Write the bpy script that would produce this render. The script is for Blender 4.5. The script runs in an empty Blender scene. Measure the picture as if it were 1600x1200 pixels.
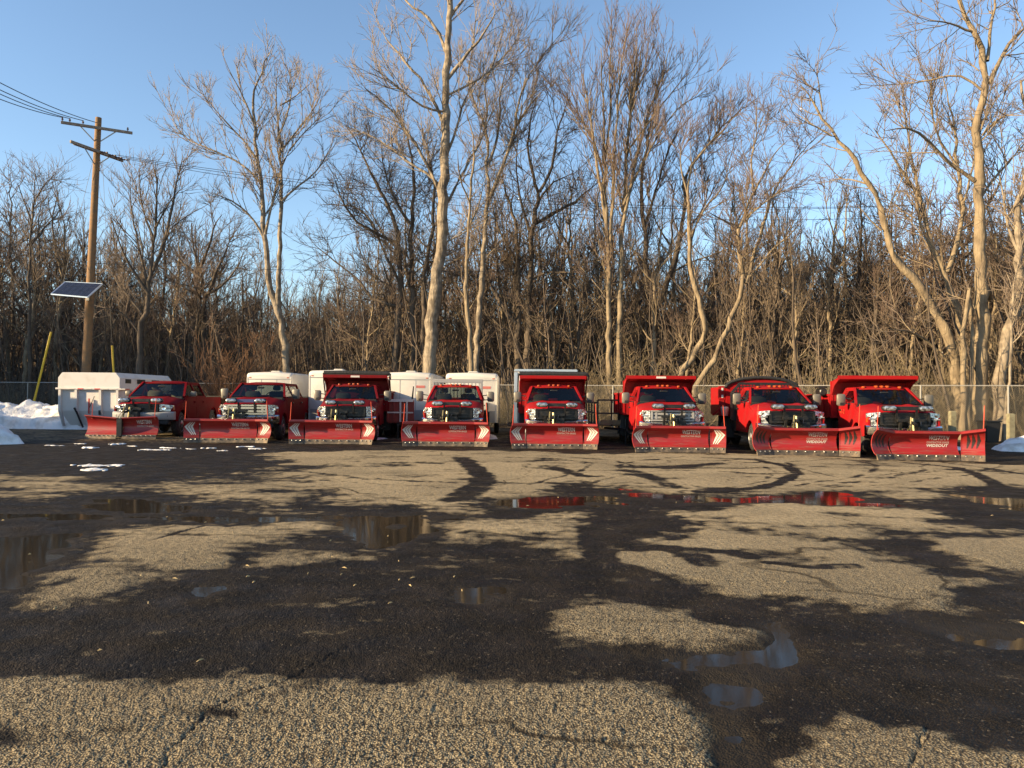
import bpy, bmesh, math, random
import numpy as np
from mathutils import Vector, Matrix
random.seed(7); RNG = np.random.default_rng(11)
R = math.radians
scene = bpy.context.scene
col = scene.collection

# ------------------------------------------------------------------ camera
CAM_H = 1.55
F = 1200.0                                   # focal length in pixels of the 1600 px wide photograph
camd = bpy.data.cameras.new('camera'); cam = bpy.data.objects.new('camera', camd); col.objects.link(cam)
camd.sensor_width = 36; camd.lens = 36 * F / 1600; camd.clip_start = 0.1; camd.clip_end = 3000
CROT = Matrix.Rotation(R(90 + 1.03), 3, 'X') @ Matrix.Rotation(R(0.54), 3, 'Z')
cam.location = (0, 0, CAM_H); cam.rotation_euler = CROT.to_euler()
scene.camera = cam

# ------------------------------------------------------------------ sky, sun, exposure
SUN_AZ, SUN_EL = 69, 17                      # degrees to the left of straight behind the camera, height
world = bpy.data.worlds.new('World'); scene.world = world; world.use_nodes = True
wn = world.node_tree.nodes; wl = world.node_tree.links
sky = wn.new('ShaderNodeTexSky'); sky.sky_type = 'NISHITA'; sky.sun_disc = False
sky.sun_elevation = R(SUN_EL); sky.sun_rotation = R(180 + SUN_AZ)
sky.air_density = 1.0; sky.dust_density = 0.3; sky.ozone_density = 2.2
bg = wn['Background']; bg.inputs['Strength'].default_value = 0.1
wl.new(sky.outputs[0], bg.inputs['Color'])
sd = bpy.data.lights.new('sun', 'SUN'); sun = bpy.data.objects.new('sun', sd); col.objects.link(sun)
sd.energy = 5.0; sd.angle = R(0.5); sd.color = (1.0, 0.75, 0.43)
to_sun = Vector((-math.sin(R(SUN_AZ)) * math.cos(R(SUN_EL)), -math.cos(R(SUN_AZ)) * math.cos(R(SUN_EL)), math.sin(R(SUN_EL))))
sun.rotation_euler = to_sun.to_track_quat('Z', 'Y').to_euler()
sun.location = to_sun * 100
vs = scene.view_settings
vs.view_transform = 'Standard'; vs.look = 'None'; vs.gamma = 1; vs.use_curve_mapping = False; vs.exposure = 1.36

# ------------------------------------------------------------------ layout helpers (photo pixel -> point of the place)
def ray(u, v): return CROT @ Vector(((u - 800) / F, -(v - 600) / F, -1))
def at(u, v, Y):
    d = ray(u, v); return Vector((0, 0, CAM_H)) + d * (Y / d.y)
def gp(u, v):
    d = ray(u, v); return Vector((0, 0, CAM_H)) + d * (-CAM_H / d.z)
def gx(u, Y): return at(u, 620, Y).x

# ------------------------------------------------------------------ materials
MATS = {}
def mat(name, base, rough=0.6, metal=0.0, spec=0.5, coat=0.0, noise=None, bump=None, emis=None):
    """noise=(scale, colour2, lo, hi[, detail]); bump=(scale, strength, distance)"""
    if name in MATS: return MATS[name]
    m = bpy.data.materials.new(name); m.use_nodes = True; nt = m.node_tree; b = nt.nodes['Principled BSDF']
    b.inputs['Base Color'].default_value = (*base, 1); b.inputs['Roughness'].default_value = rough
    b.inputs['Metallic'].default_value = metal; b.inputs['Specular IOR Level'].default_value = spec
    b.inputs['Coat Weight'].default_value = coat; b.inputs['Coat Roughness'].default_value = 0.06
    tc = nt.nodes.new('ShaderNodeTexCoord')
    if noise:
        n = nt.nodes.new('ShaderNodeTexNoise'); n.inputs['Scale'].default_value = noise[0]; n.inputs['Detail'].default_value = 6
        nt.links.new(tc.outputs['Object'], n.inputs['Vector'])
        mr = nt.nodes.new('ShaderNodeMapRange'); mr.inputs[1].default_value = noise[2]; mr.inputs[2].default_value = noise[3]
        nt.links.new(n.outputs[0], mr.inputs[0])
        mx = nt.nodes.new('ShaderNodeMix'); mx.data_type = 'RGBA'; mx.inputs[6].default_value = (*base, 1); mx.inputs[7].default_value = (*noise[1], 1)
        nt.links.new(mr.outputs[0], mx.inputs[0]); nt.links.new(mx.outputs[2], b.inputs['Base Color'])
    if bump:
        n2 = nt.nodes.new('ShaderNodeTexNoise'); n2.inputs['Scale'].default_value = bump[0]; n2.inputs['Detail'].default_value = 5
        mpp = nt.nodes.new('ShaderNodeMapping'); mpp.inputs['Scale'].default_value = (1, 1, 0.16 if name.startswith('bark') else 1); nt.links.new(tc.outputs['Object'], mpp.inputs[0]); nt.links.new(mpp.outputs[0], n2.inputs['Vector'])
        bp = nt.nodes.new('ShaderNodeBump'); bp.inputs['Strength'].default_value = bump[1]; bp.inputs['Distance'].default_value = bump[2]
        nt.links.new(n2.outputs[0], bp.inputs['Height']); nt.links.new(bp.outputs[0], b.inputs['Normal'])
    if emis:
        b.inputs['Emission Color'].default_value = (*emis[0], 1); b.inputs['Emission Strength'].default_value = emis[1]
    MATS[name] = m; return m

def paint(name, c, spec=0.06, coat=0.03):      # car paint with a film of winter road salt
    return mat(name, c, rough=0.55, spec=spec, coat=coat, noise=(2.3, (c[0]*0.75+0.02, c[1]*0.75+0.014, c[2]*0.75+0.012), 0.45, 0.8))
M_RED = paint('paint_red', (0.27, 0.008, 0.010))
M_MAROON = paint('paint_maroon', (0.15, 0.007, 0.011), 0.015, 0.0)
M_DKRED = paint('paint_dark_red', (0.15, 0.007, 0.010))
M_PLOW = mat('plow_red', (0.255, 0.012, 0.012), 0.42, coat=0.1, noise=(3.2, (0.20, 0.016, 0.015), 0.42, 0.72), bump=(9, 0.08, 0.01))
def wear(m):
    nt = m.node_tree; N = nt.nodes; L = nt.links; bs = N['Principled BSDF']; old = bs.inputs['Base Color'].links[0].from_socket
    tc = N.new('ShaderNodeTexCoord'); mp = N.new('ShaderNodeMapping'); mp.inputs['Scale'].default_value = (1.6, 3, 26); L.new(tc.outputs['Object'], mp.inputs[0])
    n = N.new('ShaderNodeTexNoise'); n.inputs['Scale'].default_value = 1.4; n.inputs['Detail'].default_value = 8; L.new(mp.outputs[0], n.inputs['Vector'])
    sx = N.new('ShaderNodeSeparateXYZ'); L.new(tc.outputs['Object'], sx.inputs[0])
    lo = N.new('ShaderNodeMapRange'); lo.inputs[1].default_value = 0.1; lo.inputs[2].default_value = 0.55; lo.inputs[3].default_value = 0.13; lo.inputs[4].default_value = 0.0; L.new(sx.outputs[2], lo.inputs[0])
    ad = N.new('ShaderNodeMath'); L.new(n.outputs[0], ad.inputs[0]); L.new(lo.outputs[0], ad.inputs[1])
    r = N.new('ShaderNodeMapRange'); r.inputs[1].default_value = 0.60; r.inputs[2].default_value = 0.72; r.inputs[4].default_value = 0.6; L.new(ad.outputs[0], r.inputs[0])
    mx = N.new('ShaderNodeMix'); mx.data_type = 'RGBA'; L.new(r.outputs[0], mx.inputs[0]); L.new(old, mx.inputs[6]); mx.inputs[7].default_value = (0.20, 0.085, 0.065, 1); L.new(mx.outputs[2], bs.inputs['Base Color'])
wear(M_PLOW)
M_STEEL = mat('edge_steel', (0.085, 0.07, 0.055), 0.6, 0.5, noise=(7, (0.20, 0.15, 0.10), 0.45, 0.7), bump=(40, 0.3, 0.004))
M_BLACK = mat('black_plastic', (0.012, 0.012, 0.013), 0.5)
M_BLKMET = mat('black_metal', (0.014, 0.014, 0.015), 0.38, 0.2, noise=(8, (0.04, 0.035, 0.03), 0.5, 0.75))
M_CHROME = mat('chrome', (0.78, 0.78, 0.78), 0.12, 1.0)
M_SATIN = mat('satin_mirror_cap', (0.15, 0.135, 0.11), 0.45, 0.3)
M_BOLT = mat('bolt_zinc', (0.62, 0.6, 0.56), 0.35, 0.9)
M_TYRE = mat('tyre_rubber', (0.016, 0.015, 0.014), 0.8, noise=(14, (0.05, 0.043, 0.035), 0.45, 0.7))
M_RIM = mat('rim_alloy', (0.45, 0.45, 0.46), 0.4, 0.8, noise=(9, (0.16, 0.14, 0.12), 0.45, 0.65))
M_WHITE = mat('decal_white', (0.56, 0.53, 0.48), 0.5)
M_GREYDEC = mat('decal_grey', (0.42, 0.37, 0.34), 0.5)
M_BLKDEC = mat('decal_black', (0.02, 0.012, 0.012), 0.5)
M_AMBER = mat('amber_lens', (0.40, 0.07, 0.012), 0.25)
M_ORANGE = mat('marker_orange', (0.5, 0.06, 0.025), 0.45)
M_BRASS = mat('cylinder_zinc_yellow', (0.30, 0.25, 0.12), 0.4, 0.6)
M_SEAT = mat('seat_tan', (0.30, 0.25, 0.18), 0.8)
M_SEATG = mat('seat_grey', (0.06, 0.06, 0.065), 0.8)
M_TRAIL = mat('trailer_white', (0.576, 0.5544, 0.504), 0.35, noise=(1.1, (0.4752, 0.4464, 0.396), 0.5, 0.8))
M_TRGREY = mat('trailer_grey', (0.30, 0.30, 0.30), 0.5, 0.2)
M_ALU = mat('aluminium', (0.66, 0.68, 0.70), 0.3, 0.85)
M_CONT = mat('container_white', (0.576, 0.5544, 0.5328), 0.45, noise=(1.6, (0.4464, 0.4104, 0.3744), 0.52, 0.8), bump=(4, 0.1, 0.02))
M_GALV = mat('galvanised', (0.36, 0.34, 0.30), 0.5, 0.5)
M_MESH = mat('weathered_wire', (0.20, 0.19, 0.165), 0.6, 0.3)
M_GATEWOOD = mat('plank_wood', (0.30, 0.22, 0.11), 0.8, noise=(6, (0.18, 0.13, 0.08), 0.4, 0.7))
M_POLEW = mat('pole_wood', (0.225, 0.1237, 0.0525), 0.85, noise=(5, (0.15, 0.0975, 0.05625), 0.4, 0.7), bump=(30, 0.4, 0.01))
M_ARMW = mat('arm_wood', (0.30, 0.24, 0.18), 0.85, noise=(5, (0.18, 0.14, 0.11), 0.4, 0.7))
M_WIRE = mat('wire_black', (0.02, 0.02, 0.022), 0.6)
M_YEL = mat('guy_guard_yellow', (0.72, 0.47, 0.035), 0.5)
M_SOLAR = mat('solar_cell', (0.008, 0.013, 0.035), 0.5)
M_CERAM = mat('insulator', (0.10, 0.06, 0.05), 0.2)
M_POST = mat('treated_post', (0.23, 0.21, 0.13), 0.85, noise=(7, (0.15, 0.13, 0.08), 0.4, 0.7))
M_TARP = mat('tarp_black', (0.012, 0.012, 0.012), 0.7, bump=(12, 0.5, 0.03))
M_RUSTRED = mat('red_oxide_frame', (0.22, 0.03, 0.02), 0.6)
M_BARK_PALE = mat('bark_pale', (0.27, 0.22, 0.16), 0.9, noise=(2.6, (0.12, 0.095, 0.068), 0.40, 0.62), bump=(10, 1.0, 0.08))
M_BARK_TAN = mat('bark_tan', (0.2448, 0.1908, 0.1224), 0.95, noise=(2.2, (0.144, 0.108, 0.0684), 0.4, 0.68), bump=(11, 0.9, 0.06))
M_BARK_DARK = mat('bark_dark', (0.108, 0.0828, 0.0612), 0.95, noise=(2.2, (0.0612, 0.04824, 0.036), 0.4, 0.68), bump=(11, 0.9, 0.06))
M_TWIG_GREY = mat('twig_grey', (0.1656, 0.126, 0.0936), 0.9)
M_TWIG_RED = mat('twig_reddish', (0.135, 0.095, 0.074), 0.9)
M_TWIG_DARK = mat('twig_dark', (0.09, 0.0684, 0.0504), 0.9)
M_TWIG_PALE = mat('twig_pale', (0.2376, 0.1872, 0.1368), 0.9)
M_TWIG_GOLD = mat('twig_straw', (0.186, 0.1457, 0.0868), 0.9)
M_TWIG_RUST = mat('twig_rust', (0.1656, 0.0864, 0.0432), 0.9)
M_SNOW = mat('snow', (0.78, 0.77, 0.76), 0.65, noise=(1.8, (0.34, 0.29, 0.23), 0.52, 0.82), bump=(7, 0.8, 0.08))

def lamp_mat():
    if 'lamp_lens' in MATS: return MATS['lamp_lens']
    m = mat('lamp_lens', (0.50, 0.51, 0.51), 0.16, 0.75, noise=(13, (0.13, 0.135, 0.14), 0.45, 0.62), bump=(22, 0.5, 0.02))
    return m
M_LAMP = lamp_mat()
def glass_mat(name, tint, refl=1.0):
    m = bpy.data.materials.new(name); m.use_nodes = True; nt = m.node_tree; nt.nodes.clear()
    o = nt.nodes.new('ShaderNodeOutputMaterial'); mx = nt.nodes.new('ShaderNodeMixShader'); fr = nt.nodes.new('ShaderNodeFresnel')
    fr.inputs[0].default_value = 1.32
    t = nt.nodes.new('ShaderNodeBsdfTransparent'); t.inputs[0].default_value = (*tint, 1)
    g = nt.nodes.new('ShaderNodeBsdfGlossy'); g.inputs['Roughness'].default_value = 0.03
    nt.links.new(fr.outputs[0], mx.inputs[0]); nt.links.new(t.outputs[0], mx.inputs[1]); nt.links.new(g.outputs[0], mx.inputs[2])
    nt.links.new(mx.outputs[0], o.inputs[0]); return m
M_GLASS = glass_mat('window_glass', (0.38, 0.42, 0.40))
M_GLASSD = glass_mat('privacy_glass', (0.16, 0.17, 0.17))

# ------------------------------------------------------------------ mesh builder
class MB:
    def __init__(s): s.v = []; s.f = []
    def add(s, vs, fs):
        n = len(s.v); s.v += [tuple(p) for p in vs]; s.f += [tuple(i + n for i in q) for q in fs]; return s
    def box(s, x0, x1, y0, y1, z0, z1):
        return s.add([(x0,y0,z0),(x1,y0,z0),(x1,y1,z0),(x0,y1,z0),(x0,y0,z1),(x1,y0,z1),(x1,y1,z1),(x0,y1,z1)],
                     [(0,3,2,1),(4,5,6,7),(0,1,5,4),(1,2,6,5),(2,3,7,6),(3,0,4,7)])
    def rbox(s, x0, x1, y0, y1, z0, z1, c):          # box with chamfered edges (front outline rounded, 8-gon in x-z)
        def oct(y, i):
            a = c - 0 if i == 0 else c * 0.2
            X0, X1, Z0, Z1 = (x0 + i, x1 - i, z0 + i, z1 - i)
            return [(X0+c,y,Z0),(X1-c,y,Z0),(X1,y,Z0+c),(X1,y,Z1-c),(X1-c,y,Z1),(X0+c,y,Z1),(X0,y,Z1-c),(X0,y,Z0+c)]
        e = min(c, 0.3 * (y1 - y0)) * 0.5
        return s.loft([oct(y0, e), oct(y0 + e, 0), oct(y1 - e, 0), oct(y1, e)])
    def loft(s, rings, caps=True, closed=True):
        n = len(rings[0]); vs = [p for r in rings for p in r]; fs = []
        for i in range(len(rings) - 1):
            for j in range(n if closed else n - 1):
                k = (j + 1) % n
                fs.append((i*n+j, i*n+k, (i+1)*n+k, (i+1)*n+j))
        if caps and closed:
            fs.append(tuple(reversed(range(n)))); fs.append(tuple((len(rings)-1)*n + j for j in range(n)))
        return s.add(vs, fs)
    def beam(s, p, q, w, h=None):
        p, q = Vector(p), Vector(q); h = h or w; d = (q - p).normalized()
        r = Vector((0, 0, 1)) if abs(d.z) < 0.9 else Vector((0, 1, 0))
        a = d.cross(r).normalized() * w / 2; b = a.cross(d).normalized() * h / 2
        return s.loft([[p-a-b, p+a-b, p+a+b, p-a+b], [q-a-b, q+a-b, q+a+b, q-a+b]])
    def tube(s, pts, rad, n=8):
        pts = [Vector(p) for p in pts]; rings = []
        for i, p in enumerate(pts):
            d = (pts[min(i+1, len(pts)-1)] - pts[max(i-1, 0)]).normalized()
            r = Vector((0, 0, 1)) if abs(d.z) < 0.9 else Vector((0, 1, 0))
            a = d.cross(r).normalized(); b = a.cross(d).normalized(); rr = rad[i] if isinstance(rad, (list, tuple)) else rad
            rings.append([p + a * rr * math.cos(2*math.pi*k/n) + b * rr * math.sin(2*math.pi*k/n) for k in range(n)])
        return s.loft(rings)
    def lathe(s, c, axis, prof, n=24):               # prof: (offset along axis, radius)
        c = Vector(c); ax = Vector(axis).normalized(); r = Vector((0, 0, 1)) if abs(ax.z) < 0.9 else Vector((0, 1, 0))
        a = ax.cross(r).normalized(); b = a.cross(ax)
        return s.loft([[c + ax*o + (a*math.cos(2*math.pi*k/n) + b*math.sin(2*math.pi*k/n))*rr for k in range(n)] for o, rr in prof])
    def extr(s, outline, fn0, fn1):                  # 2-D outline mapped by two functions, side walls between
        n = len(outline); vs = [fn0(*p) for p in outline] + [fn1(*p) for p in outline]
        fs = [tuple(reversed(range(n))), tuple(range(n, 2*n))] + [(i, (i+1)%n, n+(i+1)%n, n+i) for i in range(n)]
        return s.add(vs, fs)
    def build(s, name, m, parent=None, smooth=35, bevel=0):
        me = bpy.data.meshes.new(name); bm = bmesh.new()
        bv = [bm.verts.new(p) for p in s.v]
        for f in s.f:
            if len(set(f)) < 3: continue
            try: bm.faces.new([bv[i] for i in f])
            except ValueError: pass
        bmesh.ops.recalc_face_normals(bm, faces=bm.faces)
        if bevel:
            es = [e for e in bm.edges if len(e.link_faces) == 2 and e.calc_face_angle(0) > 0.5]
            bmesh.ops.bevel(bm, geom=es, offset=bevel, segments=2, affect='EDGES', clamp_overlap=True)
        big = [f for f in bm.faces if len(f.verts) > 4]
        if big: bmesh.ops.triangulate(bm, faces=big)
        if smooth:
            lim = R(smooth)
            for f in bm.faces: f.smooth = True
            for e in bm.edges:
                if len(e.link_faces) != 2 or e.calc_face_angle(0) > lim: e.smooth = False
        bm.to_mesh(me); bm.free()
        me.materials.append(m); o = bpy.data.objects.new(name, me); col.objects.link(o)
        if parent: o.parent = parent
        return o
def tag(o, label=None, cat=None, group=None, kind=None):
    if label: o['label'] = label
    if cat: o['category'] = cat
    if group: o['group'] = group
    if kind: o['kind'] = kind
    return o
def empty(name, loc=(0,0,0), rz=0):
    o = bpy.data.objects.new(name, None); o.empty_display_size = 0.2; col.objects.link(o); o.location = loc; o.rotation_euler.z = rz; return o
def linkmesh(name, me, parent=None):
    o = bpy.data.objects.new(name, me); col.objects.link(o)
    if parent: o.parent = parent
    return o
def mesh_np(name, V, Q, m, smooth=False):            # V (n,3) float, Q (m,4) int
    me = bpy.data.meshes.new(name); me.vertices.add(len(V)); me.vertices.foreach_set('co', V.astype(np.float32).ravel())
    k = Q.shape[1]
    me.loops.add(Q.size); me.loops.foreach_set('vertex_index', Q.astype(np.int32).ravel())
    me.polygons.add(len(Q)); me.polygons.foreach_set('loop_start', np.arange(0, Q.size, k, dtype=np.int32))
    if smooth: me.polygons.foreach_set('use_smooth', np.ones(len(Q), dtype=bool))
    me.update(calc_edges=True); me.materials.append(m); return me

# ------------------------------------------------------------------ numpy noise
def _hash(ix, iy, seed):
    h = (ix.astype(np.int64) * 374761393 + iy.astype(np.int64) * 668265263 + seed * 1442695041) & 0xffffffff
    h = ((h ^ (h >> 13)) * 1274126177) & 0xffffffff
    return ((h ^ (h >> 16)) & 0xffff) / 65535.0
def vnoise(x, y, seed=0):
    ix = np.floor(x); iy = np.floor(y); fx = x - ix; fy = y - iy
    fx = fx*fx*(3-2*fx); fy = fy*fy*(3-2*fy)
    a = _hash(ix, iy, seed); b = _hash(ix+1, iy, seed); c = _hash(ix, iy+1, seed); d = _hash(ix+1, iy+1, seed)
    return (a*(1-fx)+b*fx)*(1-fy) + (c*(1-fx)+d*fx)*fy - 0.5
def fbm(x, y, seed=0, o=4):
    r = 0; a = 1
    for k in range(o): r = r + a*vnoise(x*2**k, y*2**k, seed+k*17); a *= 0.5
    return r
def sdf(poly, X, Y):                                  # signed distance, positive inside
    p = np.array([(q[0], q[1]) for q in poly]); d = np.full(X.shape, 1e9); ins = np.zeros(X.shape, bool)
    n = len(p)
    for i in range(n):
        ax, ay = p[i]; bx, by = p[(i+1) % n]; ex, ey = bx-ax, by-ay
        t = np.clip(((X-ax)*ex + (Y-ay)*ey) / (ex*ex+ey*ey+1e-9), 0, 1)
        d = np.minimum(d, (X-ax-t*ex)**2 + (Y-ay-t*ey)**2)
        c = ((ay > Y) != (by > Y)) & (X < (bx-ax)*(Y-ay)/(by-ay+1e-12)+ax); ins ^= c
    d = np.sqrt(d); return np.where(ins, d, -d)
def sstep(a, b, x):
    t = np.clip((x-a)/(b-a), 0, 1); return t*t*(3-2*t)

# ------------------------------------------------------------------ the lot
FENCE = [(-62, 54), (-29, 46), (5, 38), (16.5, 31), (30, 24.5), (44, 19)]
def fence_y(x): return np.interp(x, [p[0] for p in FENCE], [p[1] for p in FENCE])
def PX(pts): return [gp(u, v) for u, v in pts]
def z1(pts): return PX([(x/2, 660+y/2) for x, y in pts])
def z2(pts): return PX([(800+x/2, 660+y/2) for x, y in pts])
def z4(pts): return PX([(800+x/2, 900+y/2) for x, y in pts])
DRY = [  # worn, drained crown of the old asphalt: (outline, dryness)
 (PX([(-400,1050),(200,1058),(450,1064),(750,1064),(960,1064),(1040,1085),(1085,1118),(1120,1170),(1130,1500),(-400,1500)]), 1.0),  # pale foreground; the band past its far edge stays dark
 (PX([(1255,1165),(1330,1118),(1420,1122),(1530,1152),(1900,1190),(1900,1500),(1190,1500),(1195,1230)]), 0.9),
 (PX([(842,985),(870,948),(960,938),(1080,950),(1180,972),(1195,990),(1150,1008),(1040,1012),(900,1005)]), 0.72),
 (z2([(-150,300),(60,280),(250,290),(270,340),(200,380),(60,390),(-100,380),(-200,350)]), 0.8),
 (z2([(150,400),(260,440),(420,400),(620,330),(900,350),(1080,370),(1200,420),(1290,470),(1450,520),(1440,550),(1290,585),(1090,590),(1000,570),(830,560),(640,520),(430,490),(250,450)]), 1.0),
 (z2([(560,290),(720,265),(1000,255),(1250,270),(1390,300),(1380,340),(1100,350),(860,340),(640,330)]), 0.95),
 (z2([(-200,110),(300,98),(800,100),(1300,125),(1900,150),(1900,215),(1500,200),(1100,205),(800,200),(500,215),(200,190),(-200,185)]), 0.95),
 (z2([(1290,350),(1500,340),(1900,350),(1900,500),(1600,485),(1480,440),(1380,390)]), 0.9),
 (z2([(1440,500),(1560,495),(1580,515),(1470,520)]), 0.8),
 (z1([(30,570),(90,505),(250,425),(420,345),(700,312),(980,308),(1045,335),(980,365),(800,375),(720,430),(480,490),(350,530),(200,575)]), 0.8),
 (z1([(810,405),(950,390),(1180,390),(1110,432),(900,442)]), 0.8),
 (z1([(1360,370),(1500,360),(1420,395)]), 0.6), (z1([(1380,425),(1530,415),(1480,450),(1400,450)]), 0.6),
 (z1([(1000,570),(1080,545),(1190,548),(1150,580),(1030,588)]), 0.6),
 (z1([(870,150),(1150,140),(1450,128),(1490,190),(1420,270),(1150,250),(1000,215),(860,190)]), 0.85),
 (z1([(480,205),(700,165),(860,185),(980,225),(900,255),(640,250)]), 0.55),
 (z1([(760,275),(860,262),(960,272),(860,290)]), 0.7),
 (z1([(-300,175),(120,170),(420,190),(420,215),(100,235),(-300,235)]), 0.55),
 (z1([(900,95),(1300,88),(1700,96),(1700,120),(1200,130),(900,135)]), 0.9), (z1([(1500,120),(1700,110),(1700,260),(1560,250),(1480,215)]), 0.9),
 (z2([(560,215),(900,180),(1250,190),(1300,230),(1180,240),(1000,205),(760,215)]), 0.6),
]
PUD = [
 z1([(-300,284),(100,286),(330,289),(640,297),(880,293),(1040,293),(1050,303),(880,305),(640,306),(300,302),(-300,300)]),
 z1([(880,292),(1040,292),(1200,296),(1440,280),(1440,300),(1335,306),(1330,340),(1250,368),(1170,384),(1120,372),(1085,345),(1060,318),(980,304)]),
 z1([(-300,345),(100,352),(255,348),(225,378),(150,425),(95,480),(40,515),(-300,540)]),
 z1([(255,240),(390,238),(560,262),(600,280),(420,285),(330,280),(268,272)]),
 z1([(310,302),(390,304),(380,318),(325,318)]),
 z1([(600,505),(720,500),(735,512),(680,530),(655,525)]),
 z1([(1425,515),(1560,515),(1600,560),(1500,575),(1440,560)]),
 z2([(-80,232),(150,226),(345,230),(338,258),(150,264),(-60,266)]),
 z2([(355,206),(430,210),(620,228),(760,222),(1000,208),(1080,235),(1230,256),(1080,264),(960,252),(600,252),(480,246),(375,226)]),
 z2([(1290,210),(1420,222),(1620,238),(1900,262),(1900,290),(1600,274),(1500,262),(1390,236)]),
 z4([(190,228),(420,232),(620,222),(770,212),(800,180),(740,130),(840,120),(870,150),(880,200),(900,250),(850,300),(770,335),(715,385),(705,430),(810,620),(830,700),(740,700),(650,560),(570,390),(520,290),(400,250),(250,244)]),
 z4([(1240,150),(1370,140),(1700,150),(1700,232),(1500,215),(1340,204)]),
]
TRK = [(z2([(590,216),(760,204),(860,182),(893,160),(860,138),(760,118),(600,110)]), 0.16, 0.9),
       (z2([(520,216),(700,200),(800,180),(830,160),(790,140),(640,122)]), 0.07, 0.5),
       (z2([(1240,128),(1400,145),(1480,180),(1560,208),(1900,230)]), 0.17, 0.9),
       (z2([(1360,128),(1520,150),(1640,170),(1900,200)]), 0.12, 0.7),
       (z2([(140,145),(220,170),(270,170)]), 0.2, 0.8), (z2([(350,140),(480,142),(640,130)]), 0.3, 0.85), (z2([(350,150),(420,165),(470,190),(520,205)]), 0.22, 0.7),
       (z2([(660,155),(780,165),(860,160)]), 0.14, 0.7),
       (z2([(400,400),(500,400),(560,420),(620,455)]), 0.20, 0.85), (z2([(560,405),(680,410),(750,425)]), 0.18, 0.8),
       (z2([(820,450),(930,460),(1080,458)]), 0.12, 0.8), (z2([(900,390),(1000,405)]), 0.05, 0.5), (z2([(860,495),(960,515),(1010,525)]), 0.09, 0.5),
       (z2([(255,330),(270,400),(290,450),(470,500)]), 0.2, 0.9),
       (z1([(870,150),(1000,160),(1200,180),(1420,190)]), 0.10, 0.7), (z1([(1000,180),(1200,195),(1440,205)]), 0.07, 0.6),
       (z1([(1440,110),(1490,150),(1520,180),(1430,240)]), 0.28, 0.9),
       *[(z2([(c-160*s, 205-k*3), (c-40*s, 190-k*4), (c+60*s, 165-k*4), (c+90*s, 140-k*3), (c+20*s, 120), (c-120*s, 108)]), 0.075, 0.55) for k, (c, s) in enumerate(((300, 1), (420, -1), (1050, 1), (1200, 1.2), (180, 0.8), (960, -1.1), (1450, 1.3)))],
       (PX([(180,1330),(265,1180),(330,1110),(390,1082),(440,1070),(500,1030),(545,1010)]), 0.006, 0.8),
       (PX([(1400,1240),(1440,1170),(1450,1130)]), 0.005, 0.7), (z1([(480,370),(560,345),(640,322),(720,318)]), 0.03, 0.9)]
def pdist(path, X, Y):
    d = np.full(X.shape, 1e9)
    for a, b in zip(path[:-1], path[1:]):
        ex, ey = b.x-a.x, b.y-a.y; t = np.clip(((X-a.x)*ex+(Y-a.y)*ey)/(ex*ex+ey*ey+1e-9), 0, 1)
        d = np.minimum(d, np.hypot(X-a.x-t*ex, Y-a.y-t*ey))
    return d
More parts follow.
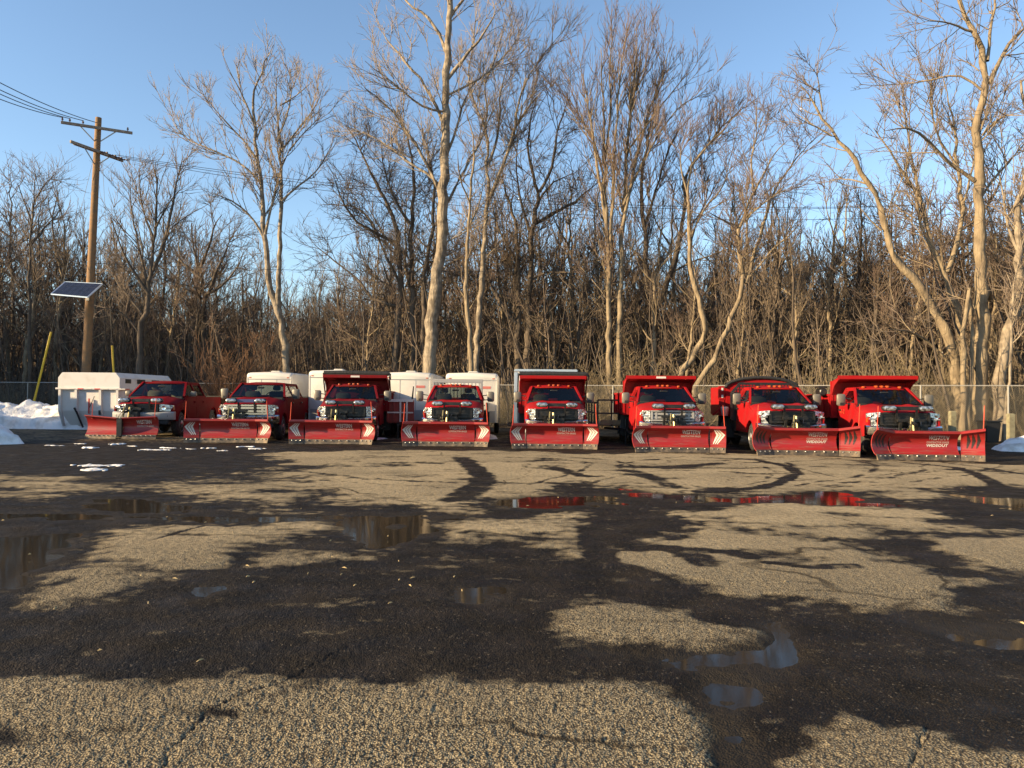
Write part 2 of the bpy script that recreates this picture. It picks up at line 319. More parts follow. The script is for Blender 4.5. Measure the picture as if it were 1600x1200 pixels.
def make_lot():
    NC, NR = 1080, 520
    th = np.linspace(R(-66), R(66), NC); rr = np.geomspace(1.7, 66, NR)
    T, RR = np.meshgrid(th, rr); X = RR*np.sin(T); Y = RR*np.cos(T)
    wx = X + 0.8*fbm(X*0.7, Y*0.7, 3, 4) + 0.4*fbm(X*3.3, Y*3.3, 5, 4); wy = Y + 0.8*fbm(X*0.7, Y*0.7, 9, 4) + 0.4*fbm(X*3.3, Y*3.3, 13, 4)
    wx = X + (wx-X)*np.clip(Y/14, 0.3, 1); wy = Y + (wy-Y)*np.clip(Y/12, 0.3, 1.2)
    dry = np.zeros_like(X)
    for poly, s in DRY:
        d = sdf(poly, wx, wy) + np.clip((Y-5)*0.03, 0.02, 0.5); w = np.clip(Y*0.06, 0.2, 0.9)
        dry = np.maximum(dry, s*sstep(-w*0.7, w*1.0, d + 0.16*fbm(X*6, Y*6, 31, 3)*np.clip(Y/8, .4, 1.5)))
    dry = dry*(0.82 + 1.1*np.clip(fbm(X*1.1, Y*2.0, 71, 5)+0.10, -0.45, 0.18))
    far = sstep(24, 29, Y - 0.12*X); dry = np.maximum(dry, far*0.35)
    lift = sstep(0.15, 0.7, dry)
    trk = np.zeros_like(X)
    for path, w, s in TRK:
        d = pdist(path, X + 0.25*w*fbm(X*5, Y*5, 41, 2), wy*0.35+Y*0.65)
        trk = np.maximum(trk, s*(1-sstep(w*0.5, w*1.25, d)))
    near0 = np.clip(1.4-Y/9, 0, 1)
    pud = np.full(X.shape, -9.0)
    for p in PUD: pud = np.maximum(pud, sdf(p, X*0.5+wx*0.5, Y*0.5+wy*0.5))
    z = 0.016*lift + 0.010*fbm(X*1.1, Y*1.1, 51, 4) - 0.004
    kk = np.clip(Y/11, 0.3, 1); pm = sstep(-0.30*kk, 0.22*kk, pud + 0.10*fbm(X*3, Y*3, 55, 4)*np.clip(Y/6, 0.5, 2)); z = z*(1-pm) + pm*(-0.0175 - 0.003*(1-near0) + 0.021*fbm(X*2.2, Y*3.0, 53, 5))
    crack = np.zeros_like(X)
    for path, w, s in TRK[-3:]: crack = np.maximum(crack, 1-sstep(w*0.4, w*1.8, pdist(path, X+0.04*fbm(X*9, Y*9, 61, 2), Y)))
    z -= 0.008*crack
    near = np.clip(1.4-Y/9, 0, 1)                      # coarse exposed aggregate near the eye
    agg = vnoise(X*78, Y*78, 91) + 0.8*vnoise(X*125, Y*125, 92)
    z += near*(1-pm)*0.0075*agg*(0.55+0.45*lift)
    z += (1-near)*(1-pm)*0.004*fbm(X*14, Y*14, 95, 2)
    fy = fence_y(X); lit = sstep(-2.6, -1.2, Y-fy+0.8*fbm(X*0.6, Y*0.6, 77, 3))
    z += 0.05*lit*(0.5+fbm(X*0.8, Y*0.8, 78, 3))
    V = np.stack([X, Y, z], -1).reshape(-1, 3)
    i = np.arange((NR-1)*NC).reshape(NR-1, NC)[:, :-1].ravel()
    Q = np.stack([i, i+1, i+NC+1, i+NC], -1)
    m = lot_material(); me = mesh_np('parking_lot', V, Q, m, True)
    for nm, a in (('dry', np.clip(dry*(1-trk), 0, 1)), ('pud', pm), ('lit', lit), ('far_bright', np.clip(sstep(5.5, 10, Y)*(0.75+0.6*fbm(X*0.9, Y*0.9, 99, 4)), 0, 1))):
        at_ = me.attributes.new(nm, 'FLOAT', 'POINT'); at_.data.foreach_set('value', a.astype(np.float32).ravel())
    o = linkmesh('parking_lot', me); tag(o, 'worn asphalt lot with dark and wet patches and pale dry islands', kind='structure')
def lot_material():
    m = bpy.data.materials.new('worn_asphalt'); m.use_nodes = True; nt = m.node_tree; N = nt.nodes; L = nt.links; b = N['Principled BSDF']
    tc = N.new('ShaderNodeTexCoord')
    def attr(n):
        a = N.new('ShaderNodeAttribute'); a.attribute_name = n; return a.outputs['Fac']
    def noise(s, d=4, v=None):
        n = N.new('ShaderNodeTexNoise'); n.inputs['Scale'].default_value = s; n.inputs['Detail'].default_value = d; L.new(v or tc.outputs['Object'], n.inputs['Vector']); return n.outputs[0]
    def rng(x, a, b_, c=0, d=1):
        r = N.new('ShaderNodeMapRange'); r.inputs[1].default_value = a; r.inputs[2].default_value = b_; r.inputs[3].default_value = c; r.inputs[4].default_value = d; L.new(x, r.inputs[0]); return r.outputs[0]
    def mix(f, c1, c2):
        x = N.new('ShaderNodeMix'); x.data_type = 'RGBA'
        L.new(f, x.inputs[0])
        for k, c in ((6, c1), (7, c2)):
            if isinstance(c, tuple): x.inputs[k].default_value = (*c, 1)
            else: L.new(c, x.inputs[k])
        return x.outputs[2]
    def math_(op, a, b_):
        x = N.new('ShaderNodeMath'); x.operation = op
        for k, c in ((0, a), (1, b_)):
            if isinstance(c, (int, float)): x.inputs[k].default_value = c
            else: L.new(c, x.inputs[k])
        return x.outputs[0]
    dry, pud, lit = attr('dry'), attr('pud'), attr('lit')
    vo = N.new('ShaderNodeTexVoronoi'); vo.inputs['Scale'].default_value = 92; L.new(tc.outputs['Object'], vo.inputs['Vector'])
    sep = N.new('ShaderNodeSeparateColor'); L.new(vo.outputs['Color'], sep.inputs[0])
    stone = mix(sep.outputs[0], (0.47, 0.385, 0.24), (0.25, 0.20, 0.12))
    chip = rng(vo.outputs['Distance'], 0.35, 0.62)          # dark binder between the stones
    drycol = mix(chip, stone, (0.05, 0.04, 0.028))
    blot = rng(noise(0.9, 6), 0.35, 0.7); drycol = mix(math_('MULTIPLY', blot, 0.45), drycol, (0.14, 0.11, 0.07))
    drycol = mix(math_('MULTIPLY', attr('far_bright'), 0.85), drycol, mix(rng(noise(14, 6), 0.35, 0.65), (0.42, 0.335, 0.205), (0.26, 0.205, 0.125)))  # brightens the far ground in its colour, more with distance
    spk = rng(sep.outputs[1], 0.978, 0.99)                  # a few pale chips show in the wet binder
    dark_wet_col = mix(rng(noise(2.2, 5), 0.4, 0.7), (0.007, 0.0055, 0.004), (0.021, 0.016, 0.011))
    dark_wet_col = mix(math_('MULTIPLY', rng(vo.outputs['Distance'], 0.15, 0.5, 1, 0), math_('MULTIPLY', sep.outputs[2], 0.75)), dark_wet_col, (0.075, 0.06, 0.042))
    dark_wet_col = mix(math_('MULTIPLY', spk, 0.35), dark_wet_col, (0.24, 0.20, 0.15))
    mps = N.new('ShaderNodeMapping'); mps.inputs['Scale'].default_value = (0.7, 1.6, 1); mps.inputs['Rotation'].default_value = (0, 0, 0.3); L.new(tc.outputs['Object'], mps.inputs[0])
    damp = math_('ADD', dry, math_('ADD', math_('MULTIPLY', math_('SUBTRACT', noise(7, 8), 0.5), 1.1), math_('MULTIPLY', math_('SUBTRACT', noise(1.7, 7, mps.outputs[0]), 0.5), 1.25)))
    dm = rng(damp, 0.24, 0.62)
    wv = N.new('ShaderNodeTexNoise'); wv.inputs['Scale'].default_value = 1.3; wv.inputs['Detail'].default_value = 5; L.new(tc.outputs['Object'], wv.inputs['Vector'])
    va = N.new('ShaderNodeVectorMath'); va.operation = 'MULTIPLY_ADD'; L.new(wv.outputs['Color'], va.inputs[0]); va.inputs[1].default_value = (1.1, 1.1, 0); L.new(tc.outputs['Object'], va.inputs[2])
    ve = N.new('ShaderNodeTexVoronoi'); ve.feature = 'DISTANCE_TO_EDGE'; ve.inputs['Scale'].default_value = 0.42; L.new(va.outputs[0], ve.inputs['Vector'])
    crk = math_('MULTIPLY', rng(ve.outputs[0], 0.004, 0.016, 1, 0), rng(noise(0.45, 3), 0.45, 0.6))
    drycol = mix(math_('MULTIPLY', crk, 0.85), drycol, (0.02, 0.015, 0.01))
    c = mix(dm, dark_wet_col, drycol)
    c = mix(pud, c, (0.026, 0.021, 0.015))
    leaf = mix(rng(noise(3.5, 6), 0.35, 0.65), (0.12, 0.085, 0.05), (0.045, 0.033, 0.022))
    c = mix(lit, c, leaf); L.new(c, b.inputs['Base Color'])
    rw = rng(noise(3, 5), 0.3, 0.7, 0.50, 0.85)
    ro = N.new('ShaderNodeMix'); L.new(dm, ro.inputs[0]); L.new(rw, ro.inputs[2]); ro.inputs[3].default_value = 0.92
    ro2 = math_('MAXIMUM', ro.outputs[0], lit); L.new(ro2, b.inputs['Roughness'])
    b.inputs['Specular IOR Level'].default_value = 0.11
    h1 = math_('MULTIPLY', vo.outputs['Distance'], -1.0)
    bp = N.new('ShaderNodeBump'); bp.inputs['Strength'].default_value = 0.75; bp.inputs['Distance'].default_value = 0.009; L.new(h1, bp.inputs['Height'])
    bp2 = N.new('ShaderNodeBump'); bp2.inputs['Strength'].default_value = 0.6; bp2.inputs['Distance'].default_value = 0.03; L.new(noise(16, 4), bp2.inputs['Height']); L.new(bp.outputs[0], bp2.inputs['Normal'])
    L.new(bp2.outputs[0], b.inputs['Normal'])
    return m
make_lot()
gm = mat('forest_floor', (0.11, 0.08, 0.05), 0.95, noise=(2.5, (0.05, 0.037, 0.024), 0.4, 0.65), bump=(6, 0.8, 0.1))
g = MB().add([(-900,-900,-0.12),(900,-900,-0.12),(900,1500,-0.12),(-900,1500,-0.12)], [(0,1,2,3)]).build('ground', gm, smooth=0)
tag(g, 'brown leaf-covered ground under the wood', kind='structure')
# water lies in the hollows of the lot: a level sheet for every hollow, the shoreline is where the asphalt rises through it
wm = bpy.data.materials.new('puddle_water'); wm.use_nodes = True; _b = wm.node_tree.nodes['Principled BSDF']
_b.inputs['Base Color'].default_value = (0.016, 0.013, 0.009, 1); _b.inputs['Specular IOR Level'].default_value = 0.28; _b.inputs['Roughness'].default_value = 0.06; _b.inputs['IOR'].default_value = 1.33
_n = wm.node_tree.nodes.new('ShaderNodeTexNoise'); _n.inputs['Scale'].default_value = 3.5; _bp = wm.node_tree.nodes.new('ShaderNodeBump')
_bp.inputs['Strength'].default_value = 0.05; _bp.inputs['Distance'].default_value = 0.01
_t = wm.node_tree.nodes.new('ShaderNodeTexCoord'); wm.node_tree.links.new(_t.outputs['Object'], _n.inputs['Vector'])
wm.node_tree.links.new(_n.outputs[0], _bp.inputs['Height']); wm.node_tree.links.new(_bp.outputs[0], _b.inputs['Normal'])
for pi, p in enumerate(PUD):
    cx = sum(q.x for q in p)/len(p); cy = sum(q.y for q in p)/len(p)
    pts = []
    for k, q in enumerate(p):
        a, b_ = p[k-1], p[(k+1) % len(p)]
        t = Vector((b_.x-a.x, b_.y-a.y)); n = Vector((t.y, -t.x)).normalized()
        if sdf(p, np.array([q.x+n.x*0.02]), np.array([q.y+n.y*0.02]))[0] > 0: n = -n
        pts.append((q.x+n.x*0.16, q.y+n.y*0.16, -0.0125-0.0004*pi))
    o = MB().add(pts, [tuple(range(len(pts)))]).build('puddle_water', wm, smooth=0)
    tag(o, 'shallow rain puddle lying in a hollow of the lot', kind='structure')

# ------------------------------------------------------------------ bare trees
def tubes(C, Rd, S):                                  # C (N,P,3) centre lines, Rd (N,P) radii -> verts, quads
    N_, P, _ = C.shape
    T = np.gradient(C, axis=1); T /= np.linalg.norm(T, axis=2, keepdims=True)+1e-9
    ref = np.where(np.abs(T[..., 2:3]) < 0.9, np.array([0, 0, 1.0]), np.array([0, 1.0, 0]))
    U = np.cross(T, ref); U /= np.linalg.norm(U, axis=2, keepdims=True)+1e-9; W = np.cross(U, T)
    a = 2*np.pi*np.arange(S)/S
    V = C[:, :, None] + Rd[:, :, None, None]*(U[:, :, None]*np.cos(a)[None, None, :, None] + W[:, :, None]*np.sin(a)[None, None, :, None])
    base = (np.arange(N_)*P*S)[:, None, None]; p = (np.arange(P-1)*S)[None, :, None]; s = np.arange(S)[None, None, :]; s2 = (s+1) % S
    i0 = base+p+s; i1 = base+p+s2
    return V.reshape(-1, 3), np.stack([i0, i1, i1+S, i0+S], -1).reshape(-1, 4)
def resample(pts, n):
    pts = np.array(pts, float); d = np.r_[0, np.cumsum(np.linalg.norm(np.diff(pts, axis=0), axis=1))]; t = np.linspace(0, d[-1], n)
    # smooth a little: Catmull-like by quadratic blend of the linear samples
    L_ = np.stack([np.interp(t, d, pts[:, k]) for k in range(3)], -1)
    for _ in range(2): L_[1:-1] = 0.5*L_[1:-1] + 0.25*(L_[:-2]+L_[2:])
    return L_
def spawn(C, Rd, rng, per, lo, hi, lmin, lmax, ang, up, P, wig, rfac, rmin, rtip, taper=0.5, rcap=9.0):
    """children of branches C: 'per' per metre between lo..hi of each parent"""
    L_ = np.linalg.norm(np.diff(C, axis=1), axis=2).sum(1); cnt = np.maximum(rng.poisson(L_*per*(hi-lo)), 0)
    idx = np.repeat(np.arange(len(C)), cnt); n = len(idx)
    if n == 0: return np.zeros((0, P, 3)), np.zeros((0, P))
    t = lo + (hi-lo)*rng.random(n); f = t*(C.shape[1]-1); i0 = np.minimum(f.astype(int), C.shape[1]-2); w = (f-i0)[:, None]
    pos = C[idx, i0]*(1-w)+C[idx, i0+1]*w; rp = Rd[idx, i0]*(1-w[:, 0])+Rd[idx, i0+1]*w[:, 0]
    T = C[idx, i0+1]-C[idx, i0]; T /= np.linalg.norm(T, axis=1, keepdims=True)+1e-9
    rnd = rng.normal(size=(n, 3)); rnd -= (rnd*T).sum(1, keepdims=True)*T; rnd /= np.linalg.norm(rnd, axis=1, keepdims=True)+1e-9
    an = R(ang)*(0.65+0.7*rng.random(n))[:, None]
    D = T*np.cos(an)+rnd*np.sin(an); D[:, 2] += up*0.6
    D /= np.linalg.norm(D, axis=1, keepdims=True)
    ln = (lmin+(lmax-lmin)*rng.random(n))*(1-taper*(t-lo)/(hi-lo+1e-9))
    pts = [pos]; step = (ln/(P-1))[:, None]
    for k in range(P-1):
        pts.append(pts[-1]+D*step)
        D = D + wig*rng.normal(size=(n, 3)) + np.array([0, 0, up*0.35]); D /= np.linalg.norm(D, axis=1, keepdims=True)
    r0 = np.maximum(np.minimum(np.minimum(rp*rfac, rp*0.9), rcap*(0.6+0.5*rng.random(n))), rmin)
    RR = r0[:, None]*np.linspace(1, 0, P)[None]**0.8 + rtip
    return np.stack(pts, 1), RR
def tree_meshes(name, limbs, rng, m_bark, m_twig, len1=(1.6, 3.6), per1=1.5, per2=2.6, per3=3.4, ang=45, up=0.25, lo1=0.3, tw=1.1, dens=1.15, sides=9, twlen=1.0, snag=()):
    """limbs: list of (polyline, r0, r1, first t for side shoots)"""
    V1, Q1, n = [], [], 0; cs, rs = [], []
    for k, (pl, r0, r1, lo) in enumerate(limbs):
        ln = sum((Vector(a)-Vector(b)).length for a, b in zip(pl[:-1], pl[1:])); m_ = max(8, int(ln/0.55))
        C = resample(pl, m_)
        C[1:-1] += rng.normal(size=(m_-2, 3))*min(0.05, r0*0.25)
        rr = r1+(r0-r1)*np.linspace(1, 0, m_)**0.85
        rr *= 1+0.07*rng.normal(size=m_)
        if k == 0: rr[:2] *= np.array([1.35, 1.1])
        v, q = tubes(C[None], rr[None], sides if r0 > 0.1 else 6); V1.append(v); Q1.append(q+n); n += len(v)
        if k not in snag:
            C2 = resample(C, 14); cs.append((C2, np.interp(np.linspace(0, 1, 14), np.linspace(0, 1, m_), rr), lo))
    b1, r1_ = [], []
    for C, rr, lo in cs:
        c, r_ = spawn(C[None], rr[None], rng, per1*1.25*dens, lo, 1.0, len1[0]*1.3, len1[1]*1.65, ang, up, 7, 0.12, 0.42, 0.012, 0.006*tw, rcap=0.022); b1.append(c); r1_.append(r_)
    B1 = np.concatenate(b1); R1 = np.concatenate(r1_)
    big = R1[:, 0] > 0.019
    # leaders continue the tips too
    B2, R2 = spawn(B1, R1, rng, per2*0.95*dens, 0.12, 1.0, 0.9*twlen, 2.5*twlen, ang*0.85, up*0.8, 5, 0.13, 0.6, 0.008*tw, 0.0045*tw)
    B3, R3 = spawn(B2, R2, rng, per3*1.0*dens, 0.12, 1.0, 0.4*twlen, 1.15*twlen, ang*0.85, up*0.6, 3, 0.12, 0.7, 0.0062*tw, 0.0035*tw)
    B4, R4 = spawn(B1, R1, rng, per3*0.5, 0.3, 1.0, 0.25*twlen, 0.6*twlen, ang, up*0.7, 2, 0.1, 0.6, 0.0062*tw, 0.0035*tw)
    v, q = tubes(B1[big], R1[big], 5); V1.append(v); Q1.append(q+n)
    trunk = mesh_np(name+'_trunk', np.concatenate(V1), np.concatenate(Q1), m_bark, True)
    V2, Q2, n = [], [], 0
    for B, r_, s in ((B1[~big], R1[~big], 4), (B2, R2, 3), (B3, R3, 3), (B4, R4, 3)):
        if len(B) == 0: continue
        v, q = tubes(B, r_, s); V2.append(v); Q2.append(q+n); n += len(v)
    crown = mesh_np(name+'_crown', np.concatenate(V2), np.concatenate(Q2), m_twig, True)
    return trunk, crown
def place_tree(name, loc, meshes, label, group=None, rz=0, s=1, cat='tree', sz=None):
    e = empty(name, loc, rz); e.scale = (s, s, sz or s)
    linkmesh('trunk', meshes[0], e); linkmesh('crown', meshes[1], e); tag(e, label, cat, group); return e

def hero(label, Y, limbs, m_bark, m_twig, seed, conv=None, **kw):
    """limbs: (pixel polyline, base width px, tip width px, lo[, depth swing m]); the first one is the trunk"""
    rng = np.random.default_rng(seed); L_ = []
    u0, v0 = limbs[0][0][0]
    base = at(*(conv(u0, v0) if conv else (u0, v0)), Y); base.z = 0.0
    for k, lb in enumerate(limbs):
        pl, w0, w1, lo = lb[:4]; sw = lb[4] if len(lb) > 4 else (0 if k == 0 else rng.normal()*1.3)
        off = 0.0
        pts = []
        for j, (a, b) in enumerate(pl):
            u, v = conv(a, b) if conv else (a, b)
            t = j/(len(pl)-1)
            p = at(u, v, Y + off + sw*t*t) - Vector((base.x, base.y, 0)); pts.append(p)
        if k == 0: pts.insert(0, Vector((pts[0].x, pts[0].y, -0.15)))
        L_.append((pts, w0*0.8*Y/F/2, w1*Y/F/2*(0.6 if w1 < 2.5 else 1), lo))
    ms = tree_meshes('tree', L_, rng, m_bark, m_twig, **kw)
    return place_tree('bare_tree', base, ms, label)
c7 = lambda x, y: (250+x/2, y/2)
c8 = lambda x, y: (850+x/2, y/2)
c6 = lambda x, y: (x/2.3075, 80+y/2.3075)

hero('slim pale forked tree standing alone against the sky, between pole and big sycamore', 43, [
  ([(398,1240),(395,1130),(385,1020),(345,900),(327,760),(322,640),(305,500),(300,420),(285,320),(300,260),(330,200),(355,140)], 17, 1.6, 0.5),
  ([(370,960),(371,800),(378,620),(380,500),(372,400),(362,300),(366,225)], 11, 1.5, 0.4, 1.0),
  ([(325,745),(300,690),(260,650),(220,620),(160,600)], 6, 1.2, 0.25, -1.2),
  ([(326,750),(352,630),(372,540),(410,450),(470,400),(505,360)], 6, 1.2, 0.25, 1.4),
  ([(379,630),(430,580),(490,540),(530,470)], 5, 1.2, 0.2, 2.0), ([(303,500),(250,420),(190,370),(130,290)], 4.5, 1.1, 0.2, -1.5),
  ([(312,570),(260,510),(200,485),(130,455),(60,425),(30,345)], 5, 1.0, 0.2, 1.0), ([(298,400),(260,300),(225,240),(200,180)], 4, 1, 0.2, -1),
  ([(372,420),(410,330),(410,260),(405,210)], 4, 1, 0.15, 0.6), ([(380,470),(450,380),(510,300),(512,255)], 4, 1, 0.15, -0.8),
  ([(375,330),(440,290),(480,250)], 3, 1, 0.1)], M_BARK_PALE, M_TWIG_PALE, 1, c7, len1=(0.9, 2.3), per1=2.0, up=0.32, ang=38, twlen=0.7, per2=2.6, per3=2.6)
hero('tallest pale sycamore with straight trunk rising out of the picture behind the fourth truck', 41, [
  ([(835,1270),(842,1160),(850,1020),(860,900),(880,760),(885,620),(890,480),(893,330),(900,150),(905,40),(910,-120),(915,-260)], 30, 4, 0.55),
  ([(886,650),(920,590),(960,510),(1000,450),(1040,340)], 7, 1.3, 0.2, 2.0), ([(884,620),(830,500),(780,420),(720,330),(640,275)], 8, 1.3, 0.2, -2.0),
  ([(891,400),(850,300),(800,230),(720,140),(680,80)], 8, 1.3, 0.2, 1.5), ([(897,250),(940,190),(1000,130),(1055,20)], 8, 1.3, 0.2, -1.5),
  ([(898,170),(870,100),(840,50),(765,5),(740,-60)], 8, 1.4, 0.2, 1.8), ([(885,590),(840,540),(760,500),(700,440),(600,400)], 6, 1.2, 0.2, 1.0),
  ([(889,500),(925,420),(940,330),(985,250),(1060,200)], 6, 1.2, 0.2, 1.2), ([(904,60),(950,-10),(1000,-80),(1030,-160)], 7, 1.4, 0.2, -1), ([(885,760),(930,740),(990,700)], 4, 1, 0.2),
  ([(895,300),(960,270),(1040,220),(1120,120)], 5, 1.1, 0.2, 2), ([(890,350),(820,340),(740,270),(640,190)], 5, 1.1, 0.2, -2)], M_BARK_PALE, M_TWIG_PALE, 2, c7,
  len1=(1.2, 3.2), per1=1.5, up=0.25, ang=42, twlen=0.85, per3=2.6)
hero('slender tan tree with a thin top, close left of the grey upright tree', 40, [
  ([(976,1270),(975,1160),(970,1080),(955,960),(958,800),(965,680),(975,590),(985,470),(960,360)], 12, 2, 0.45), ([(962,720),(1000,640),(1010,560)], 4, 1, 0.3), ([(970,640),(935,560),(930,470)], 4, 1, 0.2)], M_BARK_TAN, M_TWIG_GREY, 3, c7, per1=1.2, len1=(0.6, 1.6))
hero('grey upright tree with high spreading top right of the tall sycamore', 44, [
  ([(990,1270),(990,1150),(995,1000),(1010,850),(1020,640),(1025,480),(1018,330),(1010,200)], 15, 2, 0.45),
  ([(1022,640),(1080,500),(1110,400),(1120,300),(1180,190),(1240,120)], 8, 1.3, 0.2, -1.5), ([(1020,400),(980,330),(960,230),(985,120)], 5, 1.2, 0.2, 1.3),
  ([(1023,520),(1060,420),(1060,300),(1090,180)], 6, 1.2, 0.2, 1.5), ([(1100,420),(1150,330),(1200,280)], 5, 1.1, 0.1, -2), ([(1015,260),(1050,180),(1080,60)], 4, 1.1, 0.2)], M_BARK_PALE, M_TWIG_GREY, 4, c7, len1=(1.0, 2.6), up=0.35, ang=38)
hero('dark oak with low crooked limbs reaching over the white trailers', 46, [
  ([(735,1260),(735,1150),(745,1000),(755,880),(742,730),(705,620),(660,540),(620,460),(585,380)], 17, 2, 0.4),
  ([(790,1250),(790,1150),(790,900),(780,700),(800,560),(770,420),(740,330)], 15, 2, 0.4, 1.5), ([(820,1250),(822,1130),(825,850),(858,680),(850,520),(820,400)], 14, 2, 0.4, -1),
  ([(745,960),(640,930),(630,870),(570,840),(480,760)], 7, 1.2, 0.2, 1), ([(742,760),(690,740),(600,690),(560,610),(540,540)], 7, 1.2, 0.2, -2),
  ([(752,890),(700,790),(664,690),(610,640),(500,640)], 6, 1.2, 0.2, 2), ([(785,700),(740,640),(700,540),(690,430)], 6, 1.2, 0.2, -2), ([(748,960),(715,880),(690,800)], 5, 2, 0.2)], M_BARK_DARK, M_TWIG_DARK, 5, c7, len1=(1.4, 3.2), up=0.16, ang=52)
hero('dark wide-forked oak behind the white box body and fifth truck', 46, [
  ([(1118,1270),(1115,1150),(1120,1000),(1122,820),(1112,680),(1080,600),(1060,520)], 18, 2, 0.4),
  ([(1112,1010),(1050,930),(1020,860),(1005,780),(990,700)], 10, 2, 0.25, 1.3), ([(1150,1260),(1150,1150),(1150,900),(1165,720),(1185,600),(1155,530),(1150,400),(1180,300)], 16, 2, 0.4, -1),
  ([(1168,700),(1240,660),(1300,630),(1380,560)], 8, 1.3, 0.2, 1.8), ([(1150,880),(1200,850),(1290,850)], 6, 1.2, 0.2, -1.5), ([(1122,830),(1080,760),(1050,700),(1040,640)], 7, 1.3, 0.2, 1.5),
  ([(1185,600),(1230,520),(1240,400),(1290,290)], 7, 1.3, 0.2), ([(1160,740),(1130,640),(1110,540),(1120,430)], 6, 1.2, 0.2, -2), ([(1170,660),(1210,580),(1290,540)], 6, 1.2, 0.2, 2)], M_BARK_DARK, M_TWIG_DARK, 6, c7, len1=(1.4, 3.4), up=0.18, ang=52)
V = [([(205,1250),(205,1150),(205,1000),(200,800),(190,550),(185,300),(178,150)], 13, 1.6, 0.3),
  ([(235,1240),(236,1150),(240,900),(245,700),(258,450),(290,250),(320,120)], 14, 1.6, 0.3, 1.0), ([(202,830),(215,600),(225,400),(240,200),(262,90)], 8, 1.4, 0.2, -1),
  ([(243,720),(290,480),(335,330),(380,210),(392,150)], 8, 1.4, 0.2, 1.4), ([(195,700),(165,500),(140,330),(112,190)], 7, 1.3, 0.2, -1.4), ([(248,640),(300,520),(370,400),(440,310),(520,290)], 6, 1.2, 0.2, 0.6),
  ([(190,560),(150,420),(100,340),(70,300)], 5, 1.2, 0.2), ([(255,480),(330,380),(420,260),(450,230)], 5, 1.2, 0.2), ([(190,500),(210,350),(205,200),(215,110)], 5, 1.2, 0.2, 1.2), ([(262,420),(280,250),(290,150)], 5, 1.2, 0.2, -1)]
hero('vase-shaped tree of many upswept reddish branches behind the sixth truck', 42, V, M_BARK_TAN, M_TWIG_RED, 7, c8, len1=(1.2, 3.2), per1=2.1, up=0.44, ang=31, twlen=0.95, per3=2.5, dens=0.95)
hero('dark tree forking low beside the vase-shaped tree', 45, [
  ([(345,1250),(345,1150),(345,960),(320,850),(310,700),(302,560),(330,400),(360,280)], 16, 2, 0.4), ([(350,970),(410,820),(432,720),(450,520),(500,470),(560,390),(640,330)], 12, 1.6, 0.3, 1.5),
  ([(312,720),(360,560),(400,430),(470,350)], 6, 1.2, 0.2, -1.5), ([(430,740),(500,660),(520,560)], 5, 1.2, 0.2, 1)], M_BARK_DARK, M_TWIG_RED, 8, c8, len1=(1.2, 3.0), up=0.4, ang=36)
hero('left-hand one of two leaning trunks, bending right then straight up, over the sixth dump body', 39, [
  ([(395,1215),(425,1160),(490,1090),(513,1020),(490,950),(460,860),(455,720),(445,560),(480,480),(540,420),(600,360)], 15, 1.6, 0.5), ([(456,760),(500,640),(560,600),(580,500)], 6, 1.2, 0.2, 1.2), ([(447,600),(420,500),(440,420)], 4, 1, 0.2)],
  M_BARK_TAN, M_TWIG_RED, 9, c8, len1=(1.0, 2.6), up=0.3, ang=42)
hero('right-hand leaning trunk of two, splitting into three bright limbs halfway up', 38, [
  ([(465,1215),(495,1165),(545,1110),(580,1010),(630,890),(602,780),(612,700),(650,620),(700,500),(760,440)], 14, 1.6, 0.5), ([(630,885),(662,780),(700,640),(740,560),(800,480),(850,430)], 8, 1.3, 0.2, 1.4), ([(640,870),(700,790),(770,735),(810,690)], 6, 1.2, 0.2, -1.4),
  ([(612,710),(560,690),(510,660)], 5, 1.2, 0.2), ([(660,610),(640,520),(660,430),(700,330)], 5, 1.2, 0.2, 1)], M_BARK_TAN, M_TWIG_RED, 10, c8, len1=(1.2, 2.8), up=0.25, ang=45)
hero('bright crooked trunk leaning far left over the eighth truck', 32.5, [
  ([(1300,1340),(1295,1200),(1270,1060),(1220,960),(1150,860),(1090,800),(1060,720),(1060,640),(1010,570),(960,480),(900,420),(870,350),(800,265)], 24, 2, 0.5),
  ([(900,425),(840,390),(780,350)], 4, 1, 0.1, 0.8), ([(1055,720),(1010,680),(980,640)], 4, 1, 0.1), ([(870,350),(860,280),(850,200)], 4, 1, 0.1, -0.8), ([(1010,575),(960,560),(900,560)], 4, 1, 0.2),
  ([(1280,1150),(1210,1070),(1150,1030),(1080,1030)], 7, 1.5, 0.4, -1.5)], M_BARK_TAN, M_TWIG_GREY, 11, c8, len1=(0.8, 2.2), per1=1.5, up=0.18, ang=48, twlen=0.75, per3=2.6)
hero('slimmer bright trunk forking high, just left of the thick straight trunk', 33.5, [
  ([(1322,1340),(1320,1190),(1300,1000),(1260,870),(1210,780),(1180,640),(1140,560),(1080,470),(1030,400)], 18, 2, 0.5), ([(1258,850),(1300,740),(1312,640),(1290,520),(1280,380),(1250,250)], 11, 1.5, 0.3, 1.2),
  ([(1182,650),(1150,500),(1130,380),(1120,250)], 6, 1.2, 0.2, 1), ([(1212,780),(1170,700),(1160,560),(1170,460)], 6, 1.2, 0.2, -1), ([(1310,640),(1350,480),(1330,300)], 5, 1.2, 0.2, 1.5), ([(1290,520),(1220,420),(1200,300),(1230,180)], 5, 1.2, 0.2)],
  M_BARK_TAN, M_TWIG_GREY, 12, c8, len1=(0.9, 2.3), up=0.28, ang=42, twlen=0.8, per3=2.6)
